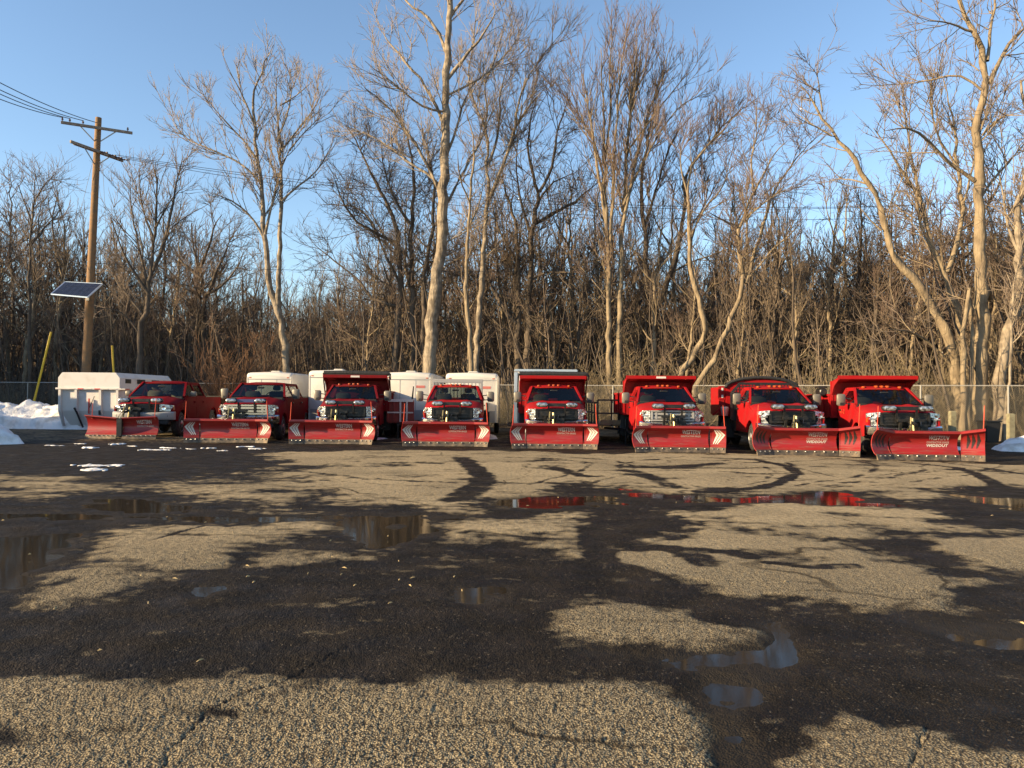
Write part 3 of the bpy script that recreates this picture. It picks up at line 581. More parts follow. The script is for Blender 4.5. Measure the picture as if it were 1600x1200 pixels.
hero('thick straight golden trunk with a burl, tallest at the picture right', 31.5, [
  ([(1362,1370),(1360,1200),(1370,1000),(1365,800),(1355,640),(1366,500),(1345,440),(1380,280),(1385,180),(1340,90),(1300,10),(1270,-80)], 30, 4, 0.55),
  ([(1346,565),(1290,530),(1220,470),(1180,400),(1060,410)], 9, 1.4, 0.3, -1.5), ([(1392,260),(1450,130),(1500,90),(1560,0)], 9, 1.6, 0.2, 1.2), ([(1385,190),(1400,60),(1420,-80)], 8, 1.6, 0.2, 1),
  ([(1378,290),(1290,210),(1210,260),(1060,265)], 5, 1.2, 0.25, 1.5), ([(1345,100),(1260,70),(1190,60)], 5, 1.1, 0.2, -1), ([(1368,920),(1385,900),(1392,935)], 16, 9, 0.9), ([(1350,640),(1400,560),(1480,480),(1520,420)], 6, 1.2, 0.2, 1.5), ([(1372,420),(1430,360),(1500,360)], 5, 1.1, 0.2, -1.5)],
  M_BARK_TAN, M_TWIG_GREY, 13, c8, len1=(0.8, 2.4), per1=1.5, up=0.15, ang=50, twlen=0.8, per3=2.6)
hero('pale bent trunk at the right picture edge behind the snow heap', 31, [
  ([(1418,1370),(1425,1200),(1430,1060),(1480,960),(1492,800),(1470,700),(1500,560),(1520,400),(1490,250)], 26, 3, 0.5), ([(1445,1040),(1520,920),(1580,800)], 10, 2, 0.3), ([(1490,800),(1440,700),(1440,600),(1400,480)], 7, 1.3, 0.2, 1), ([(1500,560),(1560,450),(1590,300)], 6, 1.3, 0.2)],
  M_BARK_PALE, M_TWIG_GREY, 14, c8, len1=(0.9, 2.4), per1=1.4, up=0.2, twlen=0.85, per3=2.6)
hero('thin straight bare sapling trunk beside the right-hand post', 29.8, [([(1438,1370),(1455,1190),(1460,1050),(1462,900),(1500,740)], 9, 2, 0.45)], M_BARK_PALE, M_TWIG_GREY, 15, c8, len1=(0.6, 1.6), per1=0.8)
hero('two-stemmed trunk behind the fence just left of the dark bin', 31.0, [([(1308,1380),(1312,1240),(1312,1000),(1330,900)], 13, 5, 0.8), ([(1330,1380),(1318,1300),(1336,1180),(1342,1040),(1330,900)], 10, 4, 0.7, 0.4)], M_BARK_TAN, M_TWIG_GREY, 16, c8, per1=0.5, len1=(0.6, 1.5))
hero('dark-limbed tree just right of the utility pole', 44, [
  ([(498,1260),(500,1150),(505,1020),(540,880),(545,790),(560,640),(568,500),(560,400)], 14, 1.6, 0.4), ([(545,800),(600,680),(622,560),(640,450),(660,380)], 8, 1.3, 0.2, 1), ([(540,880),(480,800),(430,700),(400,600)], 7, 1.3, 0.2, -1.5),
  ([(538,880),(500,700),(470,560),(470,450)], 6, 1.3, 0.2, 1), ([(556,680),(510,560),(500,420)], 5, 1.2, 0.2), ([(505,1020),(440,930),(330,925)], 4, 1.2, 0.3, -1), ([(560,640),(610,540),(650,500)], 5, 1.2, 0.2), ([(520,960),(430,840),(370,760)], 5, 1.2, 0.2, 1.5)], M_BARK_DARK, M_TWIG_GREY, 17, c6, len1=(1.0, 2.6), up=0.3, ang=40, twlen=0.85, per3=2.6)
hero('slender tree rising above the wood left of the utility pole', 50, [
  ([(108,1280),(108,1180),(105,900),(110,700),(120,560),(130,440)], 9, 1.3, 0.4), ([(110,700),(160,640),(230,560)], 4, 1.1, 0.2, 1), ([(115,620),(80,520),(60,470)], 4, 1.1, 0.2, -1), ([(124,540),(160,480),(190,450)], 3, 1, 0.2)], M_BARK_DARK, M_TWIG_GREY, 18, c6, len1=(0.8, 2.0), up=0.3, per3=2.4)
hero('round-headed dark oak standing between the pole and the pale forked tree', 52, [
  ([(735,1260),(735,1150),(740,900),(720,780),(690,700),(690,620)], 14, 2, 0.35), ([(735,900),(790,780),(820,700),(850,650)], 8, 1.4, 0.2, 1), ([(720,790),(760,700),(770,620),(800,590)], 7, 1.3, 0.2, -1), ([(725,820),(650,760),(620,690)], 7, 1.3, 0.2, 1),
  ([(738,880),(800,850),(860,780),(880,720)], 6, 1.3, 0.2, -2)], M_BARK_DARK, M_TWIG_DARK, 19, c6, len1=(1.4, 3.2), up=0.22, ang=50)

# archetypes of the trees farther back, copied with their parts
def arche(seed, H, kind):
    rng = np.random.default_rng(seed); r0 = H*0.011+0.03; L_ = []
    bend = rng.normal(size=(6, 2))*0.028*H; bend[:2] *= 0.3
    tr = [(0, 0, -0.2)]+[(bend[:k+1].sum(0)[0]*0.5, bend[:k+1].sum(0)[1]*0.5, H*(k+1)/6) for k in range(6)]
    L_.append((tr, r0, 0.02, 0.3 if kind != 'pole' else 0.45)); C = resample(tr, 20)
    nl = {'oak': 9, 'vase': 8, 'pole': 6}[kind]
    for k in range(nl):
        t = (0.30+0.5*k/nl) if kind != 'vase' else 0.22+0.38*k/nl
        p = C[int(t*19)]; a = k*2.4+rng.random(); ln = H*(0.42 if kind == 'oak' else 0.46 if kind == 'vase' else 0.22)*(1-0.4*t)
        e = {'oak': 0.55, 'vase': 1.5, 'pole': 0.8}[kind]; d = np.array([math.cos(a), math.sin(a), e]); d /= np.linalg.norm(d); pl = [p]
        for j in range(4):
            pl.append(pl[-1]+d*ln/4); d = d+rng.normal(size=3)*0.16+np.array([0, 0, 0.13]); d /= np.linalg.norm(d)
        L_.append((pl, r0*0.42*(1-0.3*t), 0.012, 0.15))
    return tree_meshes('far', L_, rng, [M_BARK_DARK, M_BARK_TAN][seed % 2], [M_TWIG_DARK, M_TWIG_GREY, M_TWIG_RED][seed % 3],
        len1=(1.0, 2.4), per1=1.1, per2=2.2, per3=2.2, up={'oak': 0.2, 'vase': 0.45, 'pole': 0.35}[kind], ang=44 if kind == 'oak' else 32, tw=1.55, sides=6, dens=1.08)
ARCH = [arche(101, 16, 'oak'), arche(102, 17, 'vase'), arche(103, 17, 'pole'), arche(104, 14, 'oak'), arche(105, 18, 'pole'), arche(106, 15, 'vase'), arche(107, 19, 'pole'), arche(108, 16, 'pole')]
def skyline(u):                       # how high the wood behind reaches, photo row
    return np.interp(u, [-300, 0, 120, 240, 330, 430, 520, 640, 800, 950, 1100, 1180, 1300, 1420, 1600, 1900], [275, 288, 308, 318, 345, 412, 400, 305, 285, 285, 290, 300, 310, 285, 250, 240])
n_far = 0
rr = random.Random(5)
AH = [16, 17, 17, 14, 18, 15, 19, 16]
for row, (d0, step) in enumerate(((5, 56), (9, 46), (14, 44), (20, 42))):
    u = -260 + rr.random()*40
    while u < 1860:
        Yd = 40.0
        for _ in range(4): Yd = float(fence_y(gx(u, Yd))) + d0 + rr.random()*3
        top = skyline(u) + rr.uniform(-25, 85) + (25 if row == 0 else 0)
        h = at(u, top, Yd).z; k = rr.choice((0, 1, 2, 2, 3, 4, 4, 5, 6, 6, 7, 7)); s = max(h, 5.5)/AH[k]
        if s > 0.2:
            place_tree('woodland_tree', (gx(u, Yd), Yd, -0.1), ARCH[k], '%s in the wood %s, %s' % ({0: 'spreading bare tree', 3: 'spreading bare tree', 1: 'upswept bare tree', 5: 'upswept bare tree'}.get(k, 'straight slender tree'), 'around the utility pole' if u < 330 else 'behind the white trailers' if u < 800 else 'behind the right-hand trucks' if u < 1300 else 'behind the fence at the right', ['at its front edge', 'just inside its edge', 'some way in', 'deep inside'][row]), 'bare trees of the wood behind the fence', rr.random()*6.28, 0.75*s+0.25*min(s, 1), sz=s); n_far += 1
        u += step*rr.uniform(0.6, 1.4)

# the far wood and the thicket: masses nobody could count, one object each
def shrub_mesh(seed, H, n, spread, m_, wig=0.12, up=0.25, tw=1.0, kid=2.4, kl=(0.5, 1.5), straight=False):
    rng = np.random.default_rng(seed); P = 6
    a = rng.random(n)*6.283; D = np.stack([np.cos(a)*spread, np.sin(a)*spread, np.ones(n)], -1)+rng.normal(size=(n, 3))*0.12; D /= np.linalg.norm(D, axis=1, keepdims=True)
    pts = [np.stack([rng.normal(size=n)*0.35*(3 if straight else 1), rng.normal(size=n)*0.35*(3 if straight else 1), np.zeros(n)], -1)]; h = H*(0.45+0.55*rng.random(n))[:, None]/(P-1)
    for k in range(P-1):
        pts.append(pts[-1]+D*h); D = D+rng.normal(size=(n, 3))*wig; D /= np.linalg.norm(D, axis=1, keepdims=True)
    C = np.stack(pts, 1); r0 = (0.012+0.02*rng.random(n))*tw*(1.8 if straight else 1)
    Rd = r0[:, None]*np.linspace(1, 0.2, P)[None]
    B2, R2 = spawn(C, Rd, rng, kid, 0.15, 1, kl[0], kl[1], 50, up, 4, 0.18, 0.6, 0.007*tw, 0.004*tw)
    B3, R3 = spawn(B2, R2, rng, 2.6, 0.1, 1, 0.2, 0.7, 48, up, 2, 0.1, 0.7, 0.006*tw, 0.003*tw)
    V_, Q_, k = [], [], 0
    for B, r_, s in ((C, Rd, 5), (B2, R2, 3), (B3, R3, 3)):
        v, q = tubes(B, r_, s); V_.append(v); Q_.append(q+k); k += len(v)
    return mesh_np('shrub', np.concatenate(V_), np.concatenate(Q_), m_, True)
def scatter(name, proto, pts, label, kind='stuff'):   # instances of one mesh on points, as one object
    me = bpy.data.meshes.new(name); me.from_pydata([p[:3] for p in pts], [], [])
    for nm, j in (('rz', 3), ('sc', 4)):
        a = me.attributes.new(nm, 'FLOAT', 'POINT'); a.data.foreach_set('value', [p[j] for p in pts])
    src = bpy.data.objects.new(name+'_form', proto)
    o = linkmesh(name, me); md = o.modifiers.new('scatter', 'NODES'); ng = bpy.data.node_groups.new(name, 'GeometryNodeTree'); md.node_group = ng
    ng.interface.new_socket('Geometry', in_out='INPUT', socket_type='NodeSocketGeometry'); ng.interface.new_socket('Geometry', in_out='OUTPUT', socket_type='NodeSocketGeometry')
    N = ng.nodes; L = ng.links; gi = N.new('NodeGroupInput'); go = N.new('NodeGroupOutput'); oi = N.new('GeometryNodeObjectInfo'); oi.inputs['Object'].default_value = src
    m2p = N.new('GeometryNodeMeshToPoints'); ip = N.new('GeometryNodeInstanceOnPoints')
    a1 = N.new('GeometryNodeInputNamedAttribute'); a1.data_type = 'FLOAT'; a1.inputs['Name'].default_value = 'rz'
    a2 = N.new('GeometryNodeInputNamedAttribute'); a2.data_type = 'FLOAT'; a2.inputs['Name'].default_value = 'sc'
    cx = N.new('ShaderNodeCombineXYZ'); L.new(a1.outputs['Attribute'], cx.inputs['Z'])
    L.new(gi.outputs[0], m2p.inputs['Mesh']); L.new(m2p.outputs[0], ip.inputs['Points']); L.new(oi.outputs['Geometry'], ip.inputs['Instance'])
    L.new(cx.outputs[0], ip.inputs['Rotation']); L.new(a2.outputs['Attribute'], ip.inputs['Scale']); L.new(ip.outputs[0], go.inputs[0])
    tag(o, label, kind=kind); me.materials.append(proto.materials[0]); return o
def band(n, d0, d1, s0, s1, u0=-300, u1=1900, seed=1):
    r_ = random.Random(seed); out = []
    for _ in range(n):
        u = r_.uniform(u0, u1); d = r_.uniform(d0, d1); Yd = 40.0
        for _k in range(4): Yd = float(fence_y(gx(u, Yd)))+d
        out.append((gx(u, Yd), Yd, -0.1, r_.random()*6.28, r_.uniform(s0, s1)))
    return out
SH = [shrub_mesh(201, 7.5, 9, 0.10, M_TWIG_DARK, tw=1.3, straight=True, kid=1.1, kl=(0.5, 1.8)), shrub_mesh(202, 5.0, 16, 0.35, M_TWIG_GOLD, wig=0.16, tw=1.05), shrub_mesh(203, 3.6, 24, 0.6, M_TWIG_GOLD, wig=0.2, tw=0.9),
      shrub_mesh(204, 9, 7, 0.07, M_TWIG_GREY, tw=1.5, straight=True, kid=1.0, kl=(0.5, 2.0)), shrub_mesh(205, 3.0, 60, 0.7, M_TWIG_RUST, wig=0.3, tw=0.75, kid=3.4, kl=(0.3, 0.9))]
scatter('undergrowth', SH[0], band(520, 3, 34, 0.7, 1.3, seed=1)+band(500, 30, 90, 0.9, 1.5, seed=11)+[(-47-random.Random(j).random()*20, 24+random.Random(j+999).random()*28, -0.1, j*1.7, 1.1) for j in range(140)], 'thicket of thin upright dark saplings filling the wood')
scatter('undergrowth', SH[3], band(360, 6, 40, 0.7, 1.2, seed=2)+band(420, 35, 100, 0.9, 1.4, seed=12), 'tall grey whips of saplings between the trunks of the wood')
scatter('undergrowth', SH[1], band(48, 1.5, 8, 0.6, 1.1, 620, 1900, seed=3)+band(14, 2, 8, 0.5, 0.9, -300, 620, seed=4), 'straw-coloured arching brush along the inner side of the fence')
scatter('undergrowth', SH[2], band(75, 1.0, 6, 0.5, 1.1, 560, 1900, seed=5)+band(18, 1.5, 6, 0.4, 0.9, -300, 560, seed=6), 'low tangled pale brush at the foot of the wood')
far = []
for k in (0, 2, 3, 4, 5):
    pts = [(p[0], p[1], p[2], p[3], p[4]) for p in band(150, 22, 60, 0.5, 0.8, -500, 2100, seed=40+k)+band(190, 55, 120, 0.6, 1.0, -500, 2100, seed=20+k)]
    fr_ = random.Random(60+k); pts += [(fr_.uniform(-66, -47), fr_.uniform(24, 52), -0.1, fr_.random()*6.28, fr_.uniform(0.7, 0.95)) for _ in range(60)]   # the wood goes on round the left side of the lot
    for j, part in enumerate(('trunks', 'twigs')):
        scatter('distant_wood', ARCH[k][j], pts, 'mass of distant bare %s closing the view behind the wood' % part)
b = at(362, 560, 43)
rust = place_tree('tangled_bush', (b.x, b.y, 0), (SH[4], shrub_mesh(206, 3.2, 40, 0.5, M_TWIG_RUST, wig=0.3, tw=0.8, kid=3.6, kl=(0.3, 0.9))), 'rust-brown tangled bush at the foot of the pale forked tree', s=1.45, cat='bush', sz=2.0)
for ch, nm in zip(rust.children, ('stems', 'twigs')): ch.name = nm

# ------------------------------------------------------------------ snow plows
PROF = [(0.03,0.13),(0.095,0.19),(0.155,0.28),(0.185,0.38),(0.18,0.48),(0.14,0.58),(0.065,0.66),(-0.01,0.715)]
def prof_y(z): return float(np.interp(z, [p[1] for p in PROF], [p[0] for p in PROF]))
class Seg:                                           # one straight stretch of mouldboard between two plan points
    def __init__(s, p0, p1, zt0=0.0, zt1=0.0):
        s.p0, s.p1 = Vector((*p0, 0)), Vector((*p1, 0)); s.d = (s.p1-s.p0); s.len = s.d.length; s.d.normalize()
        s.n = Vector((-s.d.y, s.d.x, 0)); s.zt0, s.zt1 = zt0, zt1                 # n points to the truck (+y)
    def pt(s, t, z, off=0.0):
        k = 1 + (s.zt0*(1-t)+s.zt1*t)*max(0, (z-0.13))/0.585/0.72
        return s.p0 + s.d*(t*s.len) + s.n*(prof_y(z)-off) + Vector((0, 0, 0.13+(z-0.13)*k if z > 0.13 else z))
    def sheet(s, name, m, parent):
        mb = MB(); rings = []
        for t in np.linspace(0, 1, 5):
            rings.append([s.pt(t, z) for _, z in PROF] + [s.pt(t, z, -0.025) for _, z in reversed(PROF)])
        return mb.loft(rings).build(name, m, parent, 40)
    def lip(s, name, m, parent, h=0.06):
        r = []
        for t in (0, 1):
            p = s.pt(t, 0.715); r.append([p+s.n*(-0.035)+Vector((0,0,-0.01)), p+s.n*(-0.035)+Vector((0,0,h-0.01)), p+s.n*0.03+Vector((0,0,h)), p+s.n*0.03+Vector((0,0,-0.005))])
        return MB().loft(r).build(name, m, parent, 30)
    def edge(s, name, m, parent, z1=0.15, fwd=0.012):
        r = []
        for t in (0.004, 0.996):
            p = s.p0+s.d*(t*s.len); r.append([p+s.n*(-0.02-fwd), p+s.n*(0.02-fwd+0.02)+Vector((0,0,z1)), p+s.n*(0.04-fwd+0.02)+Vector((0,0,z1)), p+s.n*(0.012)])
        return MB().loft(r).build(name, m, parent, 30, bevel=0.004)
    def bolts(s, ts, parent):
        for t in ts:
            p = s.p0+s.d*(t*s.len)+Vector((0,0,0.115)); MB().lathe(p+s.n*0.0, -s.n, [(-0.005,0.018),(0.022,0.018),(0.03,0.011)], 8).build('bolt', M_BOLT, parent)
    def band(s, name, m, parent, pts, w, off=0.005):   # strip along (t,z) points, w = half width in t
        mb = MB(); P = []
        for (a, b), (c, d) in zip(pts[:-1], pts[1:]):
            for k in range(5):
                P.append((a+(c-a)*k/5, b+(d-b)*k/5))
        P.append(pts[-1]); n = len(P); vs = []
        for k, (t, z) in enumerate(P):
            f = 0.28 + 0.72*(1-abs(2*k/(n-1)-1)**1.4)
            vs += [s.pt(t-w*f, z, off), s.pt(t+w*f, z, off)]
        mb.add(vs, [(2*k, 2*k+1, 2*k+3, 2*k+2) for k in range(n-1)]); return mb.build(name, m, parent, 0)
    def text(s, body, t0, z0, h, m, parent, width=None, weight=0.0, shear=0.0):
        cu = bpy.data.curves.new('t', 'FONT'); cu.body = body; cu.size = 1; cu.offset = weight; cu.shear = shear; cu.resolution_u = 2
        ob = bpy.data.objects.new('t', cu); col.objects.link(ob); dg = bpy.context.evaluated_depsgraph_get(); me = bpy.data.meshes.new_from_object(ob.evaluated_get(dg))
        bpy.data.objects.remove(ob)
        xs = [v.co.x for v in me.vertices]; ys = [v.co.y for v in me.vertices]; x0, x1, y0, y1 = min(xs), max(xs), min(ys), max(ys)
        W = width or (x1-x0)*h/(y1-y0)
        for v in me.vertices:
            t = t0 + (v.co.x-x0)/(x1-x0)*W/s.len; z = z0 + (v.co.y-y0)/(y1-y0)*h; v.co = s.pt(t, z, 0.007)
        me.materials.append(m); o = linkmesh('lettering', me, parent); return o
def rods(parent, pts, m=M_ORANGE):
    for x, y, z, lean, h in pts:
        MB().tube([(x, y, z), (x+lean*0.5, y, z+h*0.5), (x+lean, y, z+h)], [0.013, 0.012, 0.010], 6).build('marker_rod', m, parent)
def mount(parent, y0=0.12):
    MB().box(-0.42, 0.42, y0+0.06, y0+0.14, 0.16, 0.26).box(-0.38, 0.38, y0+0.16, y0+0.22, 0.45, 0.53).build('quadrant', M_BLKMET, parent, bevel=0.01)
    a = MB()
    for s in (-1, 1): a.beam((s*0.12, y0+0.14, 0.24), (s*0.40, y0+0.95, 0.42), 0.08, 0.1)
    a.build('a_frame', M_BLKMET, parent, bevel=0.008)
    t = MB()
    for s in (-1, 1): t.beam((s*0.30, y0+0.86, 0.36), (s*0.26, y0+0.80, 1.02), 0.07, 0.09)
    t.box(-0.36, 0.36, y0+0.74, y0+0.84, 0.98, 1.06).beam((-0.05, y0+0.78, 1.0), (-0.05, y0+0.35, 0.92), 0.09, 0.07); t.build('lift_tower', M_BLKMET, parent, bevel=0.008)
    MB().tube([(0.0, y0+0.50, 0.42), (0.0, y0+0.70, 1.08)], 0.042, 10).tube([(0.0, y0+0.44, 0.30), (0.0, y0+0.52, 0.5)], 0.024, 8).build('lift_cylinder', M_BRASS, parent)
    MB().box(0.08, 0.34, y0+0.50, y0+0.74, 0.66, 0.92).box(0.12, 0.24, y0+0.48, y0+0.52, 0.70, 0.86).build('hydraulic_pump', M_BLKMET, parent, bevel=0.02)
    for s in (-1, 1):
        MB().tube([(s*0.14, y0+0.62, 0.36), (s*0.34, y0+0.20, 0.33)], 0.032, 8).build('angle_ram', M_BRASS, parent)
    for k, (xa, xb) in enumerate(((-0.14, -0.3), (-0.08, -0.2), (0.16, 0.05))):
        MB().tube([(xa, y0+0.55, 1.0), (xa-0.05, y0+0.44, 0.9), (xb, y0+0.42, 0.72), (xb+0.06, y0+0.5, 0.55)], 0.014, 6).build('hose', M_BLACK, parent)
    MB().tube([(-0.16, y0+0.46, 0.62), (-0.12, y0+0.5, 1.12)], 0.022, 6).build('chain', M_BRASS, parent)
def plow(loc, rz, label, style, W=2.65):
    e = empty('snow_plow', loc, rz); tag(e, label, 'snow plow', 'red snow plows on the trucks')
    mount(e)
    if style == 'v':
        for s, nm in ((-1, 'left'), (1, 'right')):
            a, b = ((s*0.09, -0.06), (s*1.20, 0.06)); sg = Seg(b, a, 0.10, 0.0) if s < 0 else Seg(a, b, 0.0, 0.06)
            bl = sg.sheet('wing', M_PLOW, e); sg.lip('top_lip', M_PLOW, bl, 0.025); sg.edge('cutting_edge', M_STEEL, e, 0.14); sg.bolts([0.15+0.14*k for k in range(6)], e)
            for t in (0.0, 1.0):
                r = [[sg.pt(t, z, 0.0), sg.pt(t, z, -0.09), sg.pt(t, z, -0.09)+sg.d*0.02, sg.pt(t, z, 0)+sg.d*0.02] for _, z in PROF]
                MB().loft(r).build('end_rib', M_PLOW, bl, 30)
            if s > 0:
                sg.text('WESTERN', 0.40, 0.50, 0.135, M_WHITE, bl, 0.48, 0.02); sg.text('CONTRACTOR GRADE', 0.40, 0.40, 0.06, M_GREYDEC, bl, 0.54, 0.012)
        MB().lathe((0, 0.02, 0.05), (0, 0, 1), [(0, 0.07), (0.02, 0.085), (0.62, 0.085), (0.66, 0.06)], 14).box(-0.085, 0.085, -0.07, -0.02, 0.10, 0.68).build('centre_hinge', M_BLKMET, e)
        rods(e, [(1.14, 0.05, 0.70, 0.05, 0.72), (-0.98, 0.1, 0.68, 0.02, 0.55)]); return e
    if style == 'wing':
        ww, fy, dec, zt = 0.43, 0.15, M_WHITE, 0.0
    else:
        ww, fy, dec, zt = 0.50, 0.24, M_BLKDEC, 0.11
    c = W/2-ww
    mid = Seg((-c, 0), (c, 0)); lw = Seg((-W/2, -fy), (-c, -0.012), zt, 0); rw = Seg((c, -0.012), (W/2, -fy), 0, zt)
    bl = mid.sheet('mouldboard', M_PLOW, e); mid.lip('top_lip', M_PLOW, bl); mid.edge('cutting_edge', M_STEEL, e); mid.bolts([0.08+0.14*k for k in range(7)], e)
    zt_ = 0.49
    mid.text('WESTERN', 0.56, 0.525, 0.125, M_WHITE if style == 'wing' else M_GREYDEC, bl, 0.52, 0.022)
    mid.text('CONTRACTOR GRADE' if style == 'wing' else 'CONTRACTOR GRADE', 0.545, 0.44, 0.055, M_GREYDEC, bl, 0.58, 0.012)
    if style == 'wide': mid.text('WIDEOUT', 0.545, 0.345, 0.075, M_WHITE, bl, 0.56, 0.022, 0.25)
    for sg, s in ((lw, -1), (rw, 1)):
        w_ = sg.sheet('wing', M_PLOW, e); sg.lip('top_lip', M_PLOW, w_); sg.edge('wing_edge', M_STEEL, e, 0.16, 0.02); sg.bolts([0.2, 0.5, 0.8], e)
        t = 1.0 if s < 0 else 0.0
        r = [[sg.pt(t, z, 0.012), sg.pt(t, z, -0.03), sg.pt(t, z, -0.03)+sg.d*0.018, sg.pt(t, z, 0.012)+sg.d*0.018] for _, z in PROF]
        MB().loft(r).build('joint_rib', M_PLOW, w_, 30)
        for k in range(3):
            if style == 'wing': pts = [(0.46+0.13*k, 0.665), (0.13+0.20*k, 0.515), (0.56+0.12*k, 0.25)]; w = 0.078
            else: pts = [(0.30+0.21*k, 0.66), (0.24+0.21*k, 0.50), (0.34+0.20*k, 0.32)]; w = 0.075
            if s > 0: pts = [(1-a, b) for a, b in pts]
            sg.band('chevron', dec, w_, pts, w)
    ze = 0.72*(1+zt)
    rods(e, [(-W/2+0.02, -fy+0.06, ze, 0.03, 0.62), (W/2-0.02, -fy+0.06, ze, -0.05 if style == 'wing' else 0.03, 0.66)])
    return e

# ------------------------------------------------------------------ trucks (front faces -y, origin on the ground under the bumper)
def wheel(parent, x, y, r=0.43, w=0.26, dual=False, dark=False):
    s = 1 if x > 0 else -1; e = MB()
    def tyre(cx): return MB().lathe((cx, y, r), (s, 0, 0), [(-w/2, r*0.60), (-w/2+0.01, r*0.86), (-w/2+0.045, r*0.985), (-w*0.2, r), (w*0.2, r), (w/2-0.045, r*0.985), (w/2-0.01, r*0.86), (w/2, r*0.60)], 28)
    t = tyre(x)
    if dual: t2 = tyre(x-s*0.33); t.add(t2.v, t2.f)
    o = t.build('wheel', M_TYRE, parent, 50)
    d = -0.11 if dual else 0.02
    MB().lathe((x, y, r), (s, 0, 0), [(w/2-0.005, r*0.61), (w/2+0.005, r*0.60), (w/2-0.035-max(0, -d), r*0.52), (w/2+d-0.03, r*0.30), (w/2+d, r*0.24), (w/2+d+0.02, r*0.12)], 20).build('rim', M_RIM, o, 40)
    for k in range(8):
        a = k*math.pi/4; p = (x+s*(w/2-0.028-max(0, -d)*0.8), y+math.cos(a)*r*0.42, r+math.sin(a)*r*0.42)
        MB().lathe(p, (s, 0, 0), [(0, r*0.085), (0.012, r*0.075)], 8).build('rim_hole', M_BLACK, o, 0)
def arch(yc, r, z0, zc, n=9):
    a0 = math.asin(max(-1, min(1, (z0-zc)/r))); return [(yc-math.cos(a0+(math.pi-2*a0)*k/n)*r, zc+math.sin(a0+(math.pi-2*a0)*k/n)*r) for k in range(n+1)]
def truck(loc, rz, label, P):
    """P: paint, cab ('reg','ext','crew'), grille ('chrome','black','grey'), gen (11,17,150), body, glass ..."""
    e = empty(P.get('name', 'plow_truck'), loc, rz); tag(e, label, 'truck', 'red plow trucks parked in a row')
    pm = P['paint']; gen = P['gen']; cab = P['cab']; k15 = gen == 150
    HW = 1.0; zb = 1.48 if not k15 else 1.40; hz0 = 1.26 if gen == 11 else (1.28 if gen == 17 else 1.17); zr = 2.01 if not k15 else 1.95
    yw = 1.28; ce = {'reg': 2.95, 'ext': 3.55, 'crew': 4.15}[cab]; ax = 0.95; ax2 = P.get('ax2', 4.5); z_s = 0.54
    ybed = P.get('bed_end'); yend = ybed or ce
    # lower sides with wheel arches
    for s in (-1, 1):
        out = [(0.10, z_s+0.12), *arch(ax, 0.52, z_s, 0.46)]
        if ybed: out += [*arch(ax2, 0.52, z_s, 0.46), (ybed, z_s+0.08), (ybed, zb-0.02), (ce+0.03, zb-0.02)]
        else: out += [(ce, z_s)]
        out += [(ce, zb), (yw+0.05, zb), (yw, zb-0.12), (0.9, hz0-0.02), (0.10, hz0-0.18)]
        def side(x): return lambda y, z: (s*(x - (0.05 if y < 0.2 else 0) - 0.03*max(0, (z-1.0)/0.4) - 0.02*max(0, (0.7-z)/0.3)), y, z)
        MB().extr(out, side(HW-0.05), side(HW)).build('fender_side', pm, e, 25)
        if not k15 or True:
            fl = [(y, z) for y, z in arch(ax, 0.52, z_s, 0.46)]; fi = [(y, z) for y, z in arch(ax, 0.475, z_s, 0.46)]
            MB().extr(fl+list(reversed(fi)), lambda y, z: (s*(HW-0.06), y, z), lambda y, z: (s*(HW+0.012), y, z)).build('wheel_arch', pm if gen != 17 else pm, e, 30)
        # doors, a touch proud of the side
        y0 = yw+0.10
        for (a, b) in ({'reg': [(y0, ce-0.08)], 'ext': [(y0, y0+1.12), (y0+1.14, ce-0.08)], 'crew': [(y0, y0+1.12), (y0+1.14, ce-0.1)]}[cab]):
            d = MB().extr([(a, 0.56), (b, 0.56), (b, zb-0.012), (a, zb-0.012)], lambda y, z: (s*(HW-0.02-0.03*max(0, (z-1.0)/0.4)-0.02*max(0, (0.7-z)/0.3)), y, z), lambda y, z: (s*(HW+0.008-0.03*max(0, (z-1.0)/0.4)-0.02*max(0, (0.7-z)/0.3)), y, z)).build('door', pm, e, 25, bevel=0.006)
            MB().box(*sorted((s*(HW-0.012), s*(HW+0.022))), b-0.26, b-0.08, zb-0.24, zb-0.19).build('handle', M_BLACK if gen != 150 else pm, d, bevel=0.008)
            if s < 0 and P.get('door_text') and a == y0:
                for tx, (ty0, ty1, tz, th, mm) in P['door_text']:
                    cu = bpy.data.curves.new('t', 'FONT'); cu.body = tx; cu.size = 1; cu.offset = 0.02; cu.resolution_u = 2; ob = bpy.data.objects.new('t', cu); col.objects.link(ob)
                    me = bpy.data.meshes.new_from_object(ob.evaluated_get(bpy.context.evaluated_depsgraph_get())); bpy.data.objects.remove(ob)
                    xs = [v.co.x for v in me.vertices]; ys = [v.co.y for v in me.vertices]
                    for v in me.vertices:       # reads from the outside: text runs to the front on this side
                        fx = (v.co.x-min(xs))/(max(xs)-min(xs)); fz = (v.co.y-min(ys))/(max(ys)-min(ys)); z = tz+fz*th
                        v.co = (-(HW+0.012-0.03*max(0, (z-1.0)/0.4)), b-0.1-(ty0+fx*(ty1-ty0)), z)
                    me.materials.append(mm); linkmesh('door_lettering', me, d)
        MB().box(*sorted((s*0.78, s*(HW+0.06))), yw+0.2, ce, 0.40, 0.45).build('running_board', M_BLKMET, e, bevel=0.01)
    # hood and upper fenders
    st = [(0.06, hz0-0.05), (0.12, hz0), (0.30, hz0+0.05), (0.65, hz0+0.10), (1.0, zb-0.04), (yw+0.03, zb-0.01)]; rings = []
